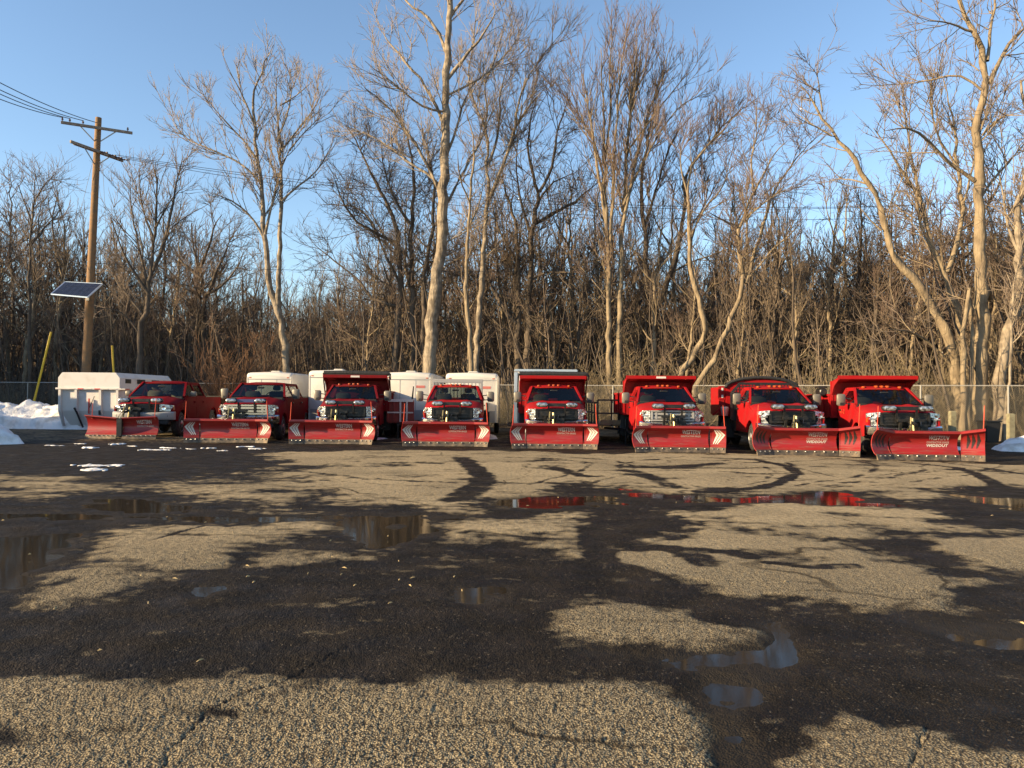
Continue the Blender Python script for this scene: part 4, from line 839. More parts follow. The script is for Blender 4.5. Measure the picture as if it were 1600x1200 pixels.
    for i, (y, hz) in enumerate(st):
        nr = 0.06 if i == 0 else 0.03 if i == 1 else 0.0
        h = [(0, hz), (0.30, hz+0.002), (0.42, hz+0.015), (0.50, hz-0.005), (0.66, hz-0.03), (0.84, hz-0.06), (0.94-nr, hz-0.12), (0.975-nr, hz-0.22), (0.985-nr, hz-0.34)]
        if gen == 17: h = [(0, hz-0.015), (0.30, hz-0.012), (0.44, hz+0.02), (0.52, hz+0.02), (0.66, hz-0.015), (0.86, hz-0.045), (0.95-nr, hz-0.11), (0.98-nr, hz-0.22), (0.985-nr, hz-0.34)]
        rings.append([Vector((-x, y+0.10*(x/0.95)**2*(1 if i < 3 else 0), z)) for x, z in reversed(h)]+[Vector((x, y+0.10*(x/0.95)**2*(1 if i < 3 else 0), z)) for x, z in h[1:]])
    MB().loft(rings, caps=False, closed=False).build('hood', pm, e, 38)
    MB().box(-0.80, 0.80, 0.2, yw, 0.52, hz0-0.12).box(-0.93, 0.93, 0.18, 0.40, 0.55, hz0-0.18).box(-0.55, 0.55, 0.3, yend-0.1, 0.42, 0.62).box(-0.92, 0.92, yw-0.05, ce, 0.46, 0.60).build('underbody_blocker', M_BLACK, e)  # dark boxes added inside so no light leaks under hood and floor
    # front: grille, lamps, bumper
    gz0, gz1 = (0.88, hz0-0.05) if not k15 else (0.84, hz0-0.04); gw = 0.66 if gen != 150 else 0.52
    gm_ = {'chrome': M_CHROME, 'black': M_BLKMET, 'grey': M_TRGREY}[P['grille']]
    fr = MB().box(-gw, gw, -0.015, 0.07, gz1-0.05, gz1).box(-gw, gw, -0.015, 0.07, gz0, gz0+0.05).box(-gw, -gw+0.07, -0.02, 0.07, gz0+0.05, gz1-0.05).box(gw-0.07, gw, -0.02, 0.07, gz0+0.05, gz1-0.05)
    go = fr.build('grille', gm_, e, bevel=0.012)
    MB().box(-gw+0.06, gw-0.06, 0.03, 0.12, gz0+0.04, gz1-0.04).build('grille_mesh', M_BLACK, go)
    nb = 2 if gen == 11 else 3
    for k in range(nb):
        z = gz0+(gz1-gz0)*(k+1)/(nb+1); MB().box(-gw+0.07, gw-0.07, 0.0, 0.04, z-(0.035 if gen == 11 else 0.018), z+(0.035 if gen == 11 else 0.018)).build('grille_bar', gm_, go, bevel=0.008)
    if gen == 11:
        for s in (-1, 1): MB().box(*sorted((s*(gw-0.20), s*(gw-0.13))), -0.005, 0.035, gz0+0.06, gz1-0.06).build('grille_bar', gm_, go, bevel=0.01)
    for s in (-1, 1):
        if gen == 11: o = [(gw+0.015, gz0-0.0), (0.955, gz0+0.0), (0.965, gz1-0.08), (0.90, gz1-0.01), (gw+0.015, gz1)]
        elif gen == 17: o = [(gw+0.01, gz0-0.02), (0.94, gz0-0.04), (0.965, gz1-0.02), (gw-0.02, gz1+0.02), (gw-0.0, gz1-0.12), (gw+0.10, gz1-0.14), (gw+0.10, gz0+0.1)]
        else: o = [(gw+0.02, gz0+0.05), (0.86, gz0+0.04), (0.955, gz0+0.12), (0.945, gz1-0.05), (gw+0.02, gz1+0.0)]
        def fy(x): return 0.02+0.16*max(0, (x-0.6)/0.36)**1.6
        hl = MB().extr(o, lambda x, z: (s*x, fy(x)+0.1, z), lambda x, z: (s*x, fy(x)-0.005, z)).build('headlight', M_LAMP, e, 30, bevel=0.008)
        MB().box(*sorted((s*(gw+0.05), s*0.93)), 0.045, 0.10, (gz0+gz1)/2-0.012, (gz0+gz1)/2+0.012).build('divider', M_TRGREY, hl)
        MB().lathe((s*(gw+0.16), fy(gw+0.16)-0.002, gz1-0.13), (0, -1, 0), [(-0.02, 0.075), (0.004, 0.075), (0.004, 0.05), (-0.01, 0.02)], 16).build('reflector', M_CHROME, hl)
        MB().box(*sorted((s*0.945, s*0.972)), 0.13, 0.2, gz0+0.08, gz0+0.2).build('turn_signal', M_AMBER, hl)
    bm_ = M_CHROME if not k15 else M_TRGREY; rings = []
    for x in (-1.0, -0.96, -0.75, -0.45, 0, 0.45, 0.75, 0.96, 1.0):
        y = -0.10+0.20*max(0, (abs(x)-0.55)/0.45)**2; zt = 0.87 if abs(x) > 0.5 else 0.845
        rings.append([(x, y+0.02, 0.60), (x, y-0.02, 0.66), (x, y-0.02, zt-0.04), (x, y+0.03, zt), (x, y+0.16, zt), (x, y+0.16, 0.60)])
    bo = MB().loft(rings).build('bumper', bm_, e, 40)
    MB().box(-0.85, 0.85, 0.0, 0.25, 0.44, 0.595).build('air_dam', M_BLACK, bo, bevel=0.02)
    for s in (-1, 1): MB().lathe((s*0.78, -0.035, 0.73), (0, -1, 0), [(-0.03, 0.055), (0.012, 0.055), (0.0, 0.04)], 14).build('fog_lamp', M_LAMP, bo)
    # greenhouse
    xb, xt = 0.90, 0.73; yt = yw+0.76; zt = zr-0.075; wb = lambda x: yw - 0.16*(1-(x/xb)**2); wt = lambda x: yt - 0.10*(1-(x/xt)**2)
    ws = []; nx = 9
    for i in range(5):
        f = i/4; ws.append([Vector(((xb+(xt-xb)*f)*(2*j/(nx-1)-1), wb((2*j/(nx-1)-1)*xb)*(1-f)+wt((2*j/(nx-1)-1)*xt)*f, zb+(zt-zb)*f)) for j in range(nx)])
    MB().loft(ws, caps=False, closed=False).build('windshield', M_GLASS, e, 60)
    rear_t = ce-0.16; rear_b = ce-0.01
    rf = []
    for f in np.linspace(0, 1, 7):
        y = (yt-0.06)+(rear_t+0.02-yt+0.06)*f; cr = zr-0.03*abs(2*f-1)**3-(0.028 if f == 0 else 0)
        rf.append([Vector((x*(xt+0.045), y-(0.09*(1-x*x) if f < 0.2 else 0), cr-0.10*abs(x)**4-0.012*(1-x*x)*0)) for x in np.linspace(-1, 1, 11)])
    lo_ = [[p-Vector((0, 0, 0.055)) for p in r] for r in rf]
    ro = MB(); ro.loft([a+list(reversed(b)) for a, b in zip(rf, lo_)]).build('roof', pm, e, 40)
    pil = MB()
    for s in (-1, 1):
        pil.beam((s*(xb+0.02), yw+0.02, zb-0.03), (s*(xt+0.015), yt, zt+0.0), 0.075, 0.08)
        pil.beam((s*(HW-0.055), rear_b-0.06, zb-0.03), (s*(xt+0.01), rear_t-0.02, zt), 0.13 if cab == 'reg' else 0.09, 0.05)
        pil.beam((s*(xb+0.02), yw+0.03, zb), (s*(HW-0.05), rear_b, zb), 0.06, 0.03); pil.beam((s*(xt+0.01), yt-0.02, zt), (s*(xt+0.01), rear_t, zt), 0.07, 0.06)
        if cab != 'reg':
            yb_ = yw+1.22; fb = (yb_-0.05-yt)/(rear_t-yt); pil.beam((s*(HW-0.05), yb_, zb-0.02), (s*(xt+0.01), yb_-0.05, zt), 0.05, 0.10)
        a_, b_ = (yw+0.10, yt+0.04); c_, d_ = (rear_b-0.12, rear_t-0.09)
        g0 = [(s*(HW-0.045), a_, zb), (s*(HW-0.045), c_, zb), (s*(xt+0.012), d_, zt), (s*(xt+0.012), b_, zt)]
        if cab == 'reg': MB().add(g0, [(0, 1, 2, 3)]).build('side_window', M_GLASS, e, 0)
        else:
            MB().add([g0[0], (g0[0][0], yb_-0.05, zb), (g0[3][0], yb_-0.1, zt), g0[3]], [(0, 1, 2, 3)]).build('side_window', M_GLASS, e, 0)
            MB().add([(g0[0][0], yb_+0.05, zb), g0[1], g0[2], (g0[3][0], yb_+0.0, zt)], [(0, 1, 2, 3)]).build('rear_side_window', M_GLASSD, e, 0)
    pil.beam((-xt, yt-0.0, zt+0.01), (xt, yt-0.0, zt+0.01), 0.05, 0.05)
    pil.box(-0.93, 0.93, rear_b-0.05, rear_b, 0.6, zb+0.04)
    pil.beam((-0.9, rear_b-0.02, zb+0.03), (0.9, rear_b-0.02, zb+0.03), 0.05, 0.06).beam((-xt, rear_t, zt), (xt, rear_t, zt), 0.05, 0.06)
    pil.build('cab_frame', pm, e, 25, bevel=0.006)
    MB().add([(-0.84, rear_b-0.02, zb+0.05), (0.84, rear_b-0.02, zb+0.05), (0.68, rear_t, zt-0.02), (-0.68, rear_t, zt-0.02)], [(0, 1, 2, 3)]).build('rear_window', M_GLASS, e, 0)
    MB().box(-0.92, 0.92, yw-0.12, yw+0.22, zb-0.25, zb-0.02).build('dashboard', M_BLACK, e, bevel=0.04)
    sm = P.get('seat', M_SEATG)
    for s in (-1, 1):
        so = MB().rbox(s*0.42-0.26, s*0.42+0.26, yw+0.95, yw+1.12, zb-0.45, zb+0.20, 0.07).build('seat', sm, e, 40)
        MB().rbox(s*0.42-0.13, s*0.42+0.13, yw+1.0, yw+1.10, zb+0.22, zb+0.40, 0.045).build('headrest', sm, so, 40)
    MB().tube([(0.40+0.18*math.cos(a), yw+0.34+0.08*math.sin(a), zb+0.02+0.16*math.sin(a)) for a in np.linspace(0, 2*math.pi, 17)], 0.016, 6).build('steering_wheel', M_BLACK, e)
    MB().rbox(-0.12, 0.12, yw+0.42, yw+0.45, zt-0.17, zt-0.10, 0.02).build('rear_view_mirror', M_BLACK, e)
    for s in (-1, 1): MB().tube([(s*0.05, yw-0.06, zb+0.005), (s*0.05+0.36, yw-0.01, zb+0.05)], 0.009, 5).build('wiper', M_BLACK, e)
    if gen != 150 and P.get('markers', True):
        for x in (-0.52, -0.16, 0, 0.16, 0.52): MB().rbox(x-0.035, x+0.035, yt-0.06-0.09*(1-(x/0.77)**2), yt+0.02, zr-0.05-0.1*abs(x/0.77)**4, zr+0.012-0.1*abs(x/0.77)**4, 0.012).build('marker_light', M_AMBER, e, 40)
    # mirrors
    big = not k15; mw, mh = (0.24, 0.36) if big else (0.20, 0.19); xm = 1.24 if big else 1.12; zm = zb+(0.10 if big else 0.08)
    for s in (-1, 1):
        mo = MB().rbox(s*xm-mw/2, s*xm+mw/2, yw+0.36, yw+0.48, zm-mh/2, zm+mh/2, 0.04).build('side_mirror', M_SATIN if P.get('mirror', 'satin') == 'satin' else M_BLACK, e, 40)
        arms = MB()
        for dz in ((-0.10, 0.06) if big else (-0.06,)): arms.beam((s*0.95, yw+0.40, zm+dz-0.03), (s*(xm-mw/2+0.02), yw+0.43, zm+dz), 0.04, 0.03)
        arms.build('mirror_arm', M_BLACK, mo, bevel=0.006)
        if big: MB().rbox(s*(xm-0.02)-mw*0.28, s*(xm-0.02)+mw*0.28, yw+0.352, yw+0.37, zm-mh/2+0.02, zm-mh/2+0.10, 0.015).build('mirror_housing', M_BLACK, mo)
    # wheels
    for s in (-1, 1):
        wheel(e, s*0.845, ax); wheel(e, s*0.845 if not P.get('dual') else s*1.0, ax2, dual=P.get('dual', False))
    MB().beam((-0.8, ax, 0.40), (0.8, ax, 0.40), 0.12).beam((-0.8, ax2, 0.40), (0.8, ax2, 0.40), 0.16).build('axle', M_BLKMET, e)
    # plow lamps on their bar in front of the hood
    zl = hz0+0.075; yl = -0.16
    lb = MB().box(-0.30, 0.30, yl, yl+0.10, zl-0.055, zl+0.055).build('lamp_bar', M_BLKMET if P['grille'] != 'chrome' else mat('bar_blue', (0.05, 0.06, 0.16), 0.25), e, bevel=0.015)
    for s in (-0.26, 0.26): MB().beam((s, yl+0.05, zl), (s, yl+0.10, 0.95), 0.05).build('lamp_bracket', M_BLKMET, lb)
    for s in (-1, 1):
        x = s*(0.47 if gen != 150 else 0.52); po = MB().rbox(x-0.185, x+0.185, yl-0.06, yl+0.12, zl-0.075, zl+0.085, 0.055).build('plow_light', M_BLACK, e, 40)
        MB().rbox(x-0.17, x+0.17, yl-0.075, yl-0.05, zl-0.06, zl+0.07, 0.05).build('lens', M_LAMP, po, 40)
    # bed or body
    if ybed:
        MB().box(-0.93, 0.93, ce+0.03, ybed, 0.78, 0.84).build('bed_floor', M_BLACK, e)
        MB().box(-0.985, 0.985, ybed-0.06, ybed+0.0, 0.62, zb-0.02).build('tailgate', pm, e, bevel=0.01)
        for s in (-1, 1): MB().box(*sorted((s*0.90, s*0.985)), ce+0.04, ybed-0.06, zb-0.03, zb+0.015).build('bed_rail', M_BLACK, e, bevel=0.008)
    bod = P.get('body')
    if bod in ('dump', 'dump_tarp', 'rack', 'arch'):
        y0 = ce+0.12; L_ = 3.25; y1 = y0+L_
        MB().box(-0.45, -0.33, ce-0.2, y1-0.1, 0.72, 0.98).box(0.33, 0.45, ce-0.2, y1-0.1, 0.72, 0.98).build('chassis_rail', M_BLKMET, e)
        for xa, yy in ((-1.16, ax2-0.58), (0.60, ax2-0.58), (0.60, ax2+0.56), (-1.16, ax2+0.56)): MB().box(xa, xa+0.56, yy, yy+0.02, 0.25, 0.98).build('mud_flap', M_BLACK, e)
        MB().box(-0.95, -0.48, y0+0.02, y0+0.75, 0.50, 0.90).build('tool_box', M_BLKMET, e, bevel=0.02)
    if bod in ('dump', 'dump_tarp'):
        bo = MB().box(-1.14, 1.14, y0, y0+0.06, 1.0, 2.16).box(-1.17, 1.17, y0+0.06, y1, 1.0, 1.08).build('dump_body', pm, e, bevel=0.01)
        for s in (-1, 1):
            MB().box(*sorted((s*1.10, s*1.16)), y0+0.06, y1, 1.08, 1.70).build('side_board', pm, bo, bevel=0.01)
            for k in range(5): MB().box(*sorted((s*1.16, s*1.20)), y0+0.15+k*0.72, y0+0.22+k*0.72, 1.02, 1.70).build('side_post', pm, bo)
            MB().box(*sorted((s*1.08, s*1.21)), y0+0.02, y1+0.02, 1.70, 1.77).build('top_rail', pm, bo, bevel=0.015)
            MB().extr([(y0, 1.72), (y0, 2.16), (y0-0.78, 2.28), (y0-0.78, 2.20), (y0-0.30, 2.02)], lambda y, z: (s*1.12, y, z), lambda y, z: (s*1.155, y, z)).build('gusset', pm, bo)
            MB().box(*sorted((s*1.10, s*1.18)), y0-0.02, y0+0.08, 1.0, 2.18).build('corner_post', pm, bo, bevel=0.01)
        MB().box(-1.12, 1.12, y1-0.06, y1, 1.05, 1.78).build('tailgate', pm, bo)
        hd = MB().loft([[(-1.17, y0-0.80, 2.22), (1.17, y0-0.80, 2.22), (1.17, y0-0.80, 2.335), (-1.17, y0-0.80, 2.335)], [(-1.17, y0-0.74, 2.22), (1.17, y0-0.74, 2.22), (1.17, y0-0.74, 2.34), (-1.17, y0-0.74, 2.34)]])
        hd.loft([[(-1.16, y0-0.75, 2.23), (1.16, y0-0.75, 2.23), (1.16, y0-0.75, 2.27), (-1.16, y0-0.75, 2.27)], [(-1.16, y0+0.05, 2.13), (1.16, y0+0.05, 2.13), (1.16, y0+0.05, 2.17), (-1.16, y0+0.05, 2.17)]]).build('cab_shield', pm, bo, bevel=0.012)
        if P.get('plate'): MB().box(-0.16, 0.16, y0-0.808, y0-0.80, 2.245, 2.31).build('sign_plate', M_WHITE, bo)
        if bod == 'dump_tarp':
            MB().tube([(-1.18, y0-0.50, 2.40), (-0.4, y0-0.50, 2.415), (0.4, y0-0.5, 2.405), (1.18, y0-0.50, 2.40)], 0.085, 12).box(-1.1, 1.1, y0-0.62, y0-0.38, 2.26, 2.36).build('tarp_roll', M_TARP, bo)
            MB().tube([(1.18, y0-0.5, 2.40), (1.26, y0-0.5, 2.40), (1.26, y0-0.5, 2.18)], 0.02, 6).box(1.16, 1.24, y0-0.56, y0-0.44, 2.34, 2.44).build('tarp_crank', M_BLKMET, bo)
            for s in (-1, 1): MB().tube([(s*1.22, y0+0.4, 1.2), (s*1.22, y0-0.3, 2.1), (s*1.2, y0-0.5, 2.40)], 0.022, 6).build('tarp_arm', M_BLKMET, bo)
    if bod == 'rack':
        rk = MB().box(-0.93, 0.93, y0+0.02, y0+0.10, 2.08, 2.22).box(-0.93, -0.86, y0+0.02, y0+0.10, 1.0, 2.08).box(0.86, 0.93, y0+0.02, y0+0.10, 1.0, 2.08).box(-0.86, 0.86, y0+0.02, y0+0.10, 1.0, 1.42).build('headache_rack', M_TRGREY, e, bevel=0.01)
        for k in range(13): MB().box(-0.80+k*0.133-0.018, -0.80+k*0.133+0.018, y0+0.04, y0+0.07, 1.42, 2.08).build('slat', M_TRGREY, rk)
        MB().box(-1.1, 1.1, y0, y1, 0.98, 1.08).build('flat_bed', M_BLKMET, e, bevel=0.01)
        for s in (-1, 1): MB().box(*sorted((s*1.06, s*1.11)), y0+0.1, y1, 1.08, 1.36).build('side_board', M_BLKMET, e)
    if bod == 'arch':
        ol = [(-1.14, 0.9), (1.14, 0.9), (1.14, 1.78), (0.86, 2.10), (-0.86, 2.10), (-1.14, 1.78)]
        # perforated black head board: frame, then bars leaving round-cornered openings
        rk = MB()
        for a, b2 in zip(ol, ol[1:]+ol[:1]): rk.beam((a[0]*0.97, y0+0.05, a[1]), (b2[0]*0.97, y0+0.05, b2[1]), 0.08, 0.08)
        rk.box(-1.08, 1.08, y0+0.03, y0+0.06, 0.92, 1.40)
        rk.box(-0.30, -0.16, y0+0.03, y0+0.06, 1.40, 2.06).box(0.16, 0.30, y0+0.03, y0+0.06, 1.40, 2.06)
        ro_ = rk.build('head_board', M_BLKMET, e)
        for k in range(21):
            x = -1.05+k*0.105; zt_ = min(2.07, 1.80+(1.14-abs(x))*1.14)
            MB().box(x-0.016, x+0.016, y0+0.035, y0+0.055, 1.40, zt_).build('bar', M_BLKMET, ro_)
        for k in range(6): z = 1.47+k*0.105; w_ = 1.08 if z < 1.78 else 1.08-(z-1.78)*0.85; MB().box(-w_, w_, y0+0.037, y0+0.057, z-0.016, z+0.016).build('bar', M_BLKMET, ro_)
        bo = MB(); y0b = y0+0.55; n = 12
        prof = [(-1.18, 1.0), (1.18, 1.0), (1.18, 1.95)] + [(1.18*math.cos(math.pi*k/n)*0.98, 1.95+0.02+0.32*math.sin(math.pi*k/n)) for k in range(1, n)] + [(-1.18, 1.95)]
        bo.loft([[(x, y0b, z) for x, z in prof], [(x, y0b+0.08, z) for x, z in prof]])
        for s in (-1, 1): bo.box(*sorted((s*1.12, s*1.20)), y0b+0.08, y1, 1.0, 2.0)
        bo.box(-1.12, 1.12, y0b+0.08, y1, 0.98, 1.06)
        bd = bo.build('hopper_body', pm, e, 30, bevel=0.008)
        MB().tube([(1.22*math.cos(math.pi*k/n), y0b-0.03, 1.96+0.36*math.sin(math.pi*k/n)) for k in range(n+1)], 0.055, 8).build('tarp_bow', M_TARP, bd)
        MB().box(-1.42, -1.19, y0b+0.05, y0b+0.16, 1.55, 2.02).box(-1.40, -1.22, y0b+0.06, y0b+0.14, 1.0, 1.55).build('side_box', pm, bd, bevel=0.01)
        for z in (1.62, 1.86): MB().box(-1.33, -1.27, y0b+0.035, y0b+0.052, z, z+0.10).build('reflector', M_WHITE, bd)
        MB().beam((-1.20, y0b, 1.38), (-1.62, y0b+0.1, 1.02), 0.07).build('chute_arm', pm, bd)
        MB().lathe((-1.36, y0-0.1, 1.02), (0, 0, 1), [(0, 0.10), (0.24, 0.14), (0.25, 0.14), (0.30, 0.12)], 14).build('grey_cup', M_GALV, bd)  # cup shape added for a small bright spot on the body side
    if P.get('side_box'):
        MB().rbox(-1.42, -1.20, y0+0.35, y0+0.95, 1.72, 1.95, 0.05).box(-1.44, -1.2, y0+0.35, y0+0.95, 1.96, 2.03).build('side_box', M_BLKMET, e)
    return e

YELLOWISH = M_ORANGE
# centre of the blade in the photo (u), distance Y, yaw in degrees (nose swings to +: photo right), and so on
ROW = [
 (188, 26.6, 5, 'v', 'red two-winged V plow with black centre hinge on the maroon pickup', 'maroon extended-cab pickup with tan seats, first in the row by the white container',
   dict(paint=M_MAROON, cab='ext', grille='black', gen=150, bed_end=5.6, ax2=4.5, seat=M_SEAT, mirror='satin', sc=1.07), 2.4, 0.36),
 (356, 25.0, 4, 'wing', 'red straight plow with white chevrons in front of the chrome-grille pickup', 'maroon crew-cab pickup with big chrome grille and blue lamp bar',
   dict(paint=M_MAROON, cab='crew', grille='chrome', gen=11, bed_end=6.1, ax2=4.95, markers=False, sc=1.02), 2.65, 0.35),
 (519, 24.8, 4, 'wing', 'red straight plow with white chevrons, third plow from the white container', 'dark red dump truck with black tarp roll and white plate on its cab shield',
   dict(paint=M_DKRED, cab='reg', grille='black', gen=11, body='dump_tarp', dual=True, plate=True), 2.65, 0.29),
 (697, 24.2, 1, 'wing', 'red straight plow with white chevrons on the truck without a dump body', 'red flatbed truck with grey slatted rack behind the cab, lower than its neighbours',
   dict(paint=M_RED, cab='reg', grille='black', gen=11, body='rack', dual=True), 2.67, 0.14),
 (867, 23.5, 0, 'wing', 'red straight plow with white chevrons in front of the white box body', 'red dump truck with black tarp roll standing before the tall white box body',
   dict(paint=M_RED, cab='reg', grille='black', gen=11, body='dump_tarp', dual=True), 2.6, 0.12),
 (1062, 22.4, -2, 'wing', 'red straight plow with white chevrons, rightmost of the white-chevron plows', 'red dump truck with white plate on cab shield and no tarp roll',
   dict(paint=M_RED, cab='reg', grille='grey', gen=11, body='dump', dual=True, plate=True), 2.62, -0.02),
 (1259, 21.6, -4, 'wide', 'red plow with flared wings and black chevrons, second from the right end', 'red truck with black barred head board and arched hopper body behind',
   dict(paint=M_RED, cab='reg', grille='black', gen=17, body='arch', dual=True, mirror='satin'), 2.82, -0.07),
 (1448, 20.3, -8, 'wide', 'red plow with flared wings and black chevrons at the right end of the row', 'red dump truck with orange door number, last in the row at the right',
   dict(paint=M_RED, cab='reg', grille='black', gen=17, body='dump', dual=True, side_box=True, door_text=[('R-2', (0.10, 0.55, 1.16, 0.13, M_ORANGE))]), 2.75, -0.18),
]
for u, Y, yaw, style, pl, tl, P, W, dx in ROW:
    x = gx(u, Y); rz = R(yaw); rz_t = rz
    jit = {188: -1.0, 356: 1.5, 519: -1.2, 697: 0.8, 867: -0.6, 1062: 1.8, 1259: -0.8, 1448: 1.0}[u]
    plow((x, Y, 0.004), R((yaw if style != 'wide' else yaw*0.5)+jit), pl, style, W)
    off = Matrix.Rotation(rz_t, 3, 'Z') @ Vector((dx, 1.02, 0))
    t_ = truck((x+off.x, Y+off.y, 0.0), rz_t, tl, P); t_.scale = (P.get('sc', 1),)*3

# ------------------------------------------------------------------ trailers, container, fence, pole, snow
def trailer(u0, u1, Y, vtop, L_, label, cap=True, nose=0.0, rz=0, logo=False):
    x0, x1 = gx(u0, Y), gx(u1, Y); h = at((u0+u1)/2, vtop, Y).z; w = x1-x0
    e = empty('enclosed_trailer', ((x0+x1)/2, Y, 0), rz); tag(e, label, 'trailer', 'white enclosed trailers behind the trucks')
    def sec(y, ins, top):
        X = w/2-ins; Z0, Z1 = 0.55, top; c = 0.10
        return [(-X, y, Z0), (X, y, Z0), (X, y, Z1-c), (X-c*0.35, y, Z1-c*0.3), (X-c, y, Z1), (0, y, Z1+0.035), (-X+c, y, Z1), (-X+c*0.35, y, Z1-c*0.3), (-X, y, Z1-c)]
    b = MB().loft([sec(0.0, 0.10, h-0.16), sec(0.02, 0.04, h-0.09), sec(0.12, 0.0, h-0.02), sec(0.3, 0.0, h), sec(L_, 0.0, h)]).build('box_body', M_TRAIL, e, 40)
    MB().box(-w/2+0.11, w/2-0.11, -0.012, 0.004, 0.56, 1.02).build('stone_guard', M_TRGREY, e)
    for s in (-1, 1):
        MB().box(*sorted((s*(w/2-0.10), s*(w/2-0.03))), -0.008, 0.06, 0.56, h-0.2).build('corner_post', M_ALU if not cap else M_TRAIL, b, bevel=0.01)
        MB().box(*sorted((s*(w/2), s*(w/2+0.012))), 0.15, L_, 0.53, 0.62).build('skirt_rail', M_TRGREY, e)
    MB().box(-w/2+0.06, w/2-0.06, -0.014, 0.03, h-0.30, h-0.27).build('cap_seam', M_TRGREY, b)
    MB().rbox(-0.2, 0.2, 0.9, 1.3, h+0.02, h+0.10, 0.03).build('roof_vent', M_TRAIL, e)
    MB().box(w/2, w/2+0.01, 0.9, 1.6, 0.75, h-0.35).build('side_door', M_TRAIL, e, bevel=0.004)
    MB().beam((-0.5, 0.0, 0.5), (0, -1.1, 0.5), 0.08, 0.1).beam((0.5, 0, 0.5), (0, -1.1, 0.5), 0.08, 0.1).build('tongue', M_BLKMET, e)
    MB().tube([(0.0, -0.95, 0.05), (0.0, -0.95, 0.8)], 0.035, 8).box(-0.08, 0.08, -1.03, -0.87, 0.0, 0.03).build('jack', M_BLKMET, e)
    for s in (-1, 1):
        for k in (0, 1): wheel(e, s*(w/2-0.10), L_*0.55+k*0.85, 0.34, 0.2)
    for s in (-1, 1):
        MB().rbox(s*(w/2-0.18)-0.05, s*(w/2-0.18)+0.05, -0.01, 0.05, h-0.24, h-0.20, 0.01).build('clearance_light', M_AMBER, e)
        MB().box(s*w/6-0.008, s*w/6+0.008, -0.006, 0.02, 1.02, h-0.30).build('panel_seam', M_TRGREY, b)
    if logo: MB().box(w*0.18, w*0.36, -0.012, 0.003, h-0.62, h-0.52).build('badge', mat('badge_red', (0.45, 0.14, 0.12), 0.5), e)
    return e
trailer(384, 456, 33.0, 582, 5.5, 'white enclosed trailer with rounded top behind the chrome-grille pickup')
trailer(481, 560, 31.5, 579, 5.0, 'white trailer with rounded corners, left of the tarped dark red dump body')
trailer(600, 674, 31.0, 582, 5.5, 'white trailer with small red badge between dark red dump truck and flatbed truck', logo=True)
trailer(696, 778, 30.5, 583, 5.0, 'white trailer with small red badge directly behind the flatbed truck', logo=True)
# tall box body
Y = 28.8; x0, x1 = gx(803, Y), gx(902, Y); h = at(850, 577, Y).z; w = x1-x0
e = empty('box_trailer', ((x0+x1)/2, Y, 0), R(-2)); tag(e, 'tall white box body with bright metal frame behind the tarped red dump truck', 'trailer')
MB().box(-w/2+0.02, w/2-0.02, 0.02, 5.5, 0.6, h-0.02).build('box_body', M_TRAIL, e)
MB().box(-w/2, w/2, 0.0, 0.10, h-0.10, h).box(-w/2, -w/2+0.14, 0.0, 0.10, 0.6, h-0.10).box(w/2-0.14, w/2, 0.0, 0.10, 0.6, h-0.10).box(-w/2, w/2, 0.0, 0.1, 0.5, 0.6).build('front_frame', M_ALU, e, bevel=0.02)
MB().box(-w/2+0.14, w/2-0.14, 0.005, 0.018, 0.6, 1.25).build('stone_guard', M_TRGREY, e)
for s in (-1, 1): wheel(e, s*(w/2-0.12), 3.6, 0.38, 0.24)
MB().beam((-0.5, 0, 0.5), (0, -0.9, 0.5), 0.08).beam((0.5, 0, 0.5), (0, -0.9, 0.5), 0.08).tube([(0, -0.8, 0.0), (0, -0.8, 0.7)], 0.04, 8).build('tongue', M_BLKMET, e)
# open utility trailer between the fifth and sixth trucks
Y = 27.8; x0, x1 = gx(934, Y), gx(1000, Y); w = x1-x0
e = empty('utility_trailer', ((x0+x1)/2, Y, 0)); tag(e, 'open black utility trailer with rail frame between the two red dump trucks', 'trailer')
rl = MB()
for z in (1.02, 1.50): rl.beam((-w/2, 0, z), (w/2, 0, z), 0.06)
for k in range(4): rl.beam((-w/2+w*k/3, 0, 0.55), (-w/2+w*k/3, 0, 1.5), 0.06)
for s in (-1, 1):
    for z in (1.02, 1.40): rl.beam((s*w/2, 0, z), (s*w/2, 4.2, z), 0.06)
    for k in range(1, 5): rl.beam((s*w/2, k*1.05, 0.55), (s*w/2, k*1.05, 1.4), 0.05)
rl.build('rail_frame', M_BLKMET, e)
for k in range(6): MB().box(-w/2+0.04, w/2-0.04, 0.05+k*0.7, 0.72+k*0.7, 0.56, 0.60).build('deck_plank', M_GATEWOOD, e)
MB().box(-w/2+0.1, w/2-0.45, -0.05, 0.0, 0.62, 0.78).build('front_board', M_GATEWOOD, e)
MB().beam((-0.5, 0, 0.5), (0.1, -1.2, 0.48), 0.08).beam((0.6, 0, 0.5), (0.1, -1.2, 0.48), 0.08).tube([(0.1, -1.05, 0.0), (0.1, -1.05, 0.85)], 0.04, 8).build('tongue', M_BLKMET, e)
MB().beam((-w/2, 0, 0.5), (-w/2, 4.2, 0.5), 0.08, 0.12).beam((w/2, 0, 0.5), (w/2, 4.2, 0.5), 0.08, 0.12).build('side_rail', M_BLKMET, e)
for s in (-1, 1): wheel(e, s*(w/2+0.14), 2.6, 0.33, 0.2)
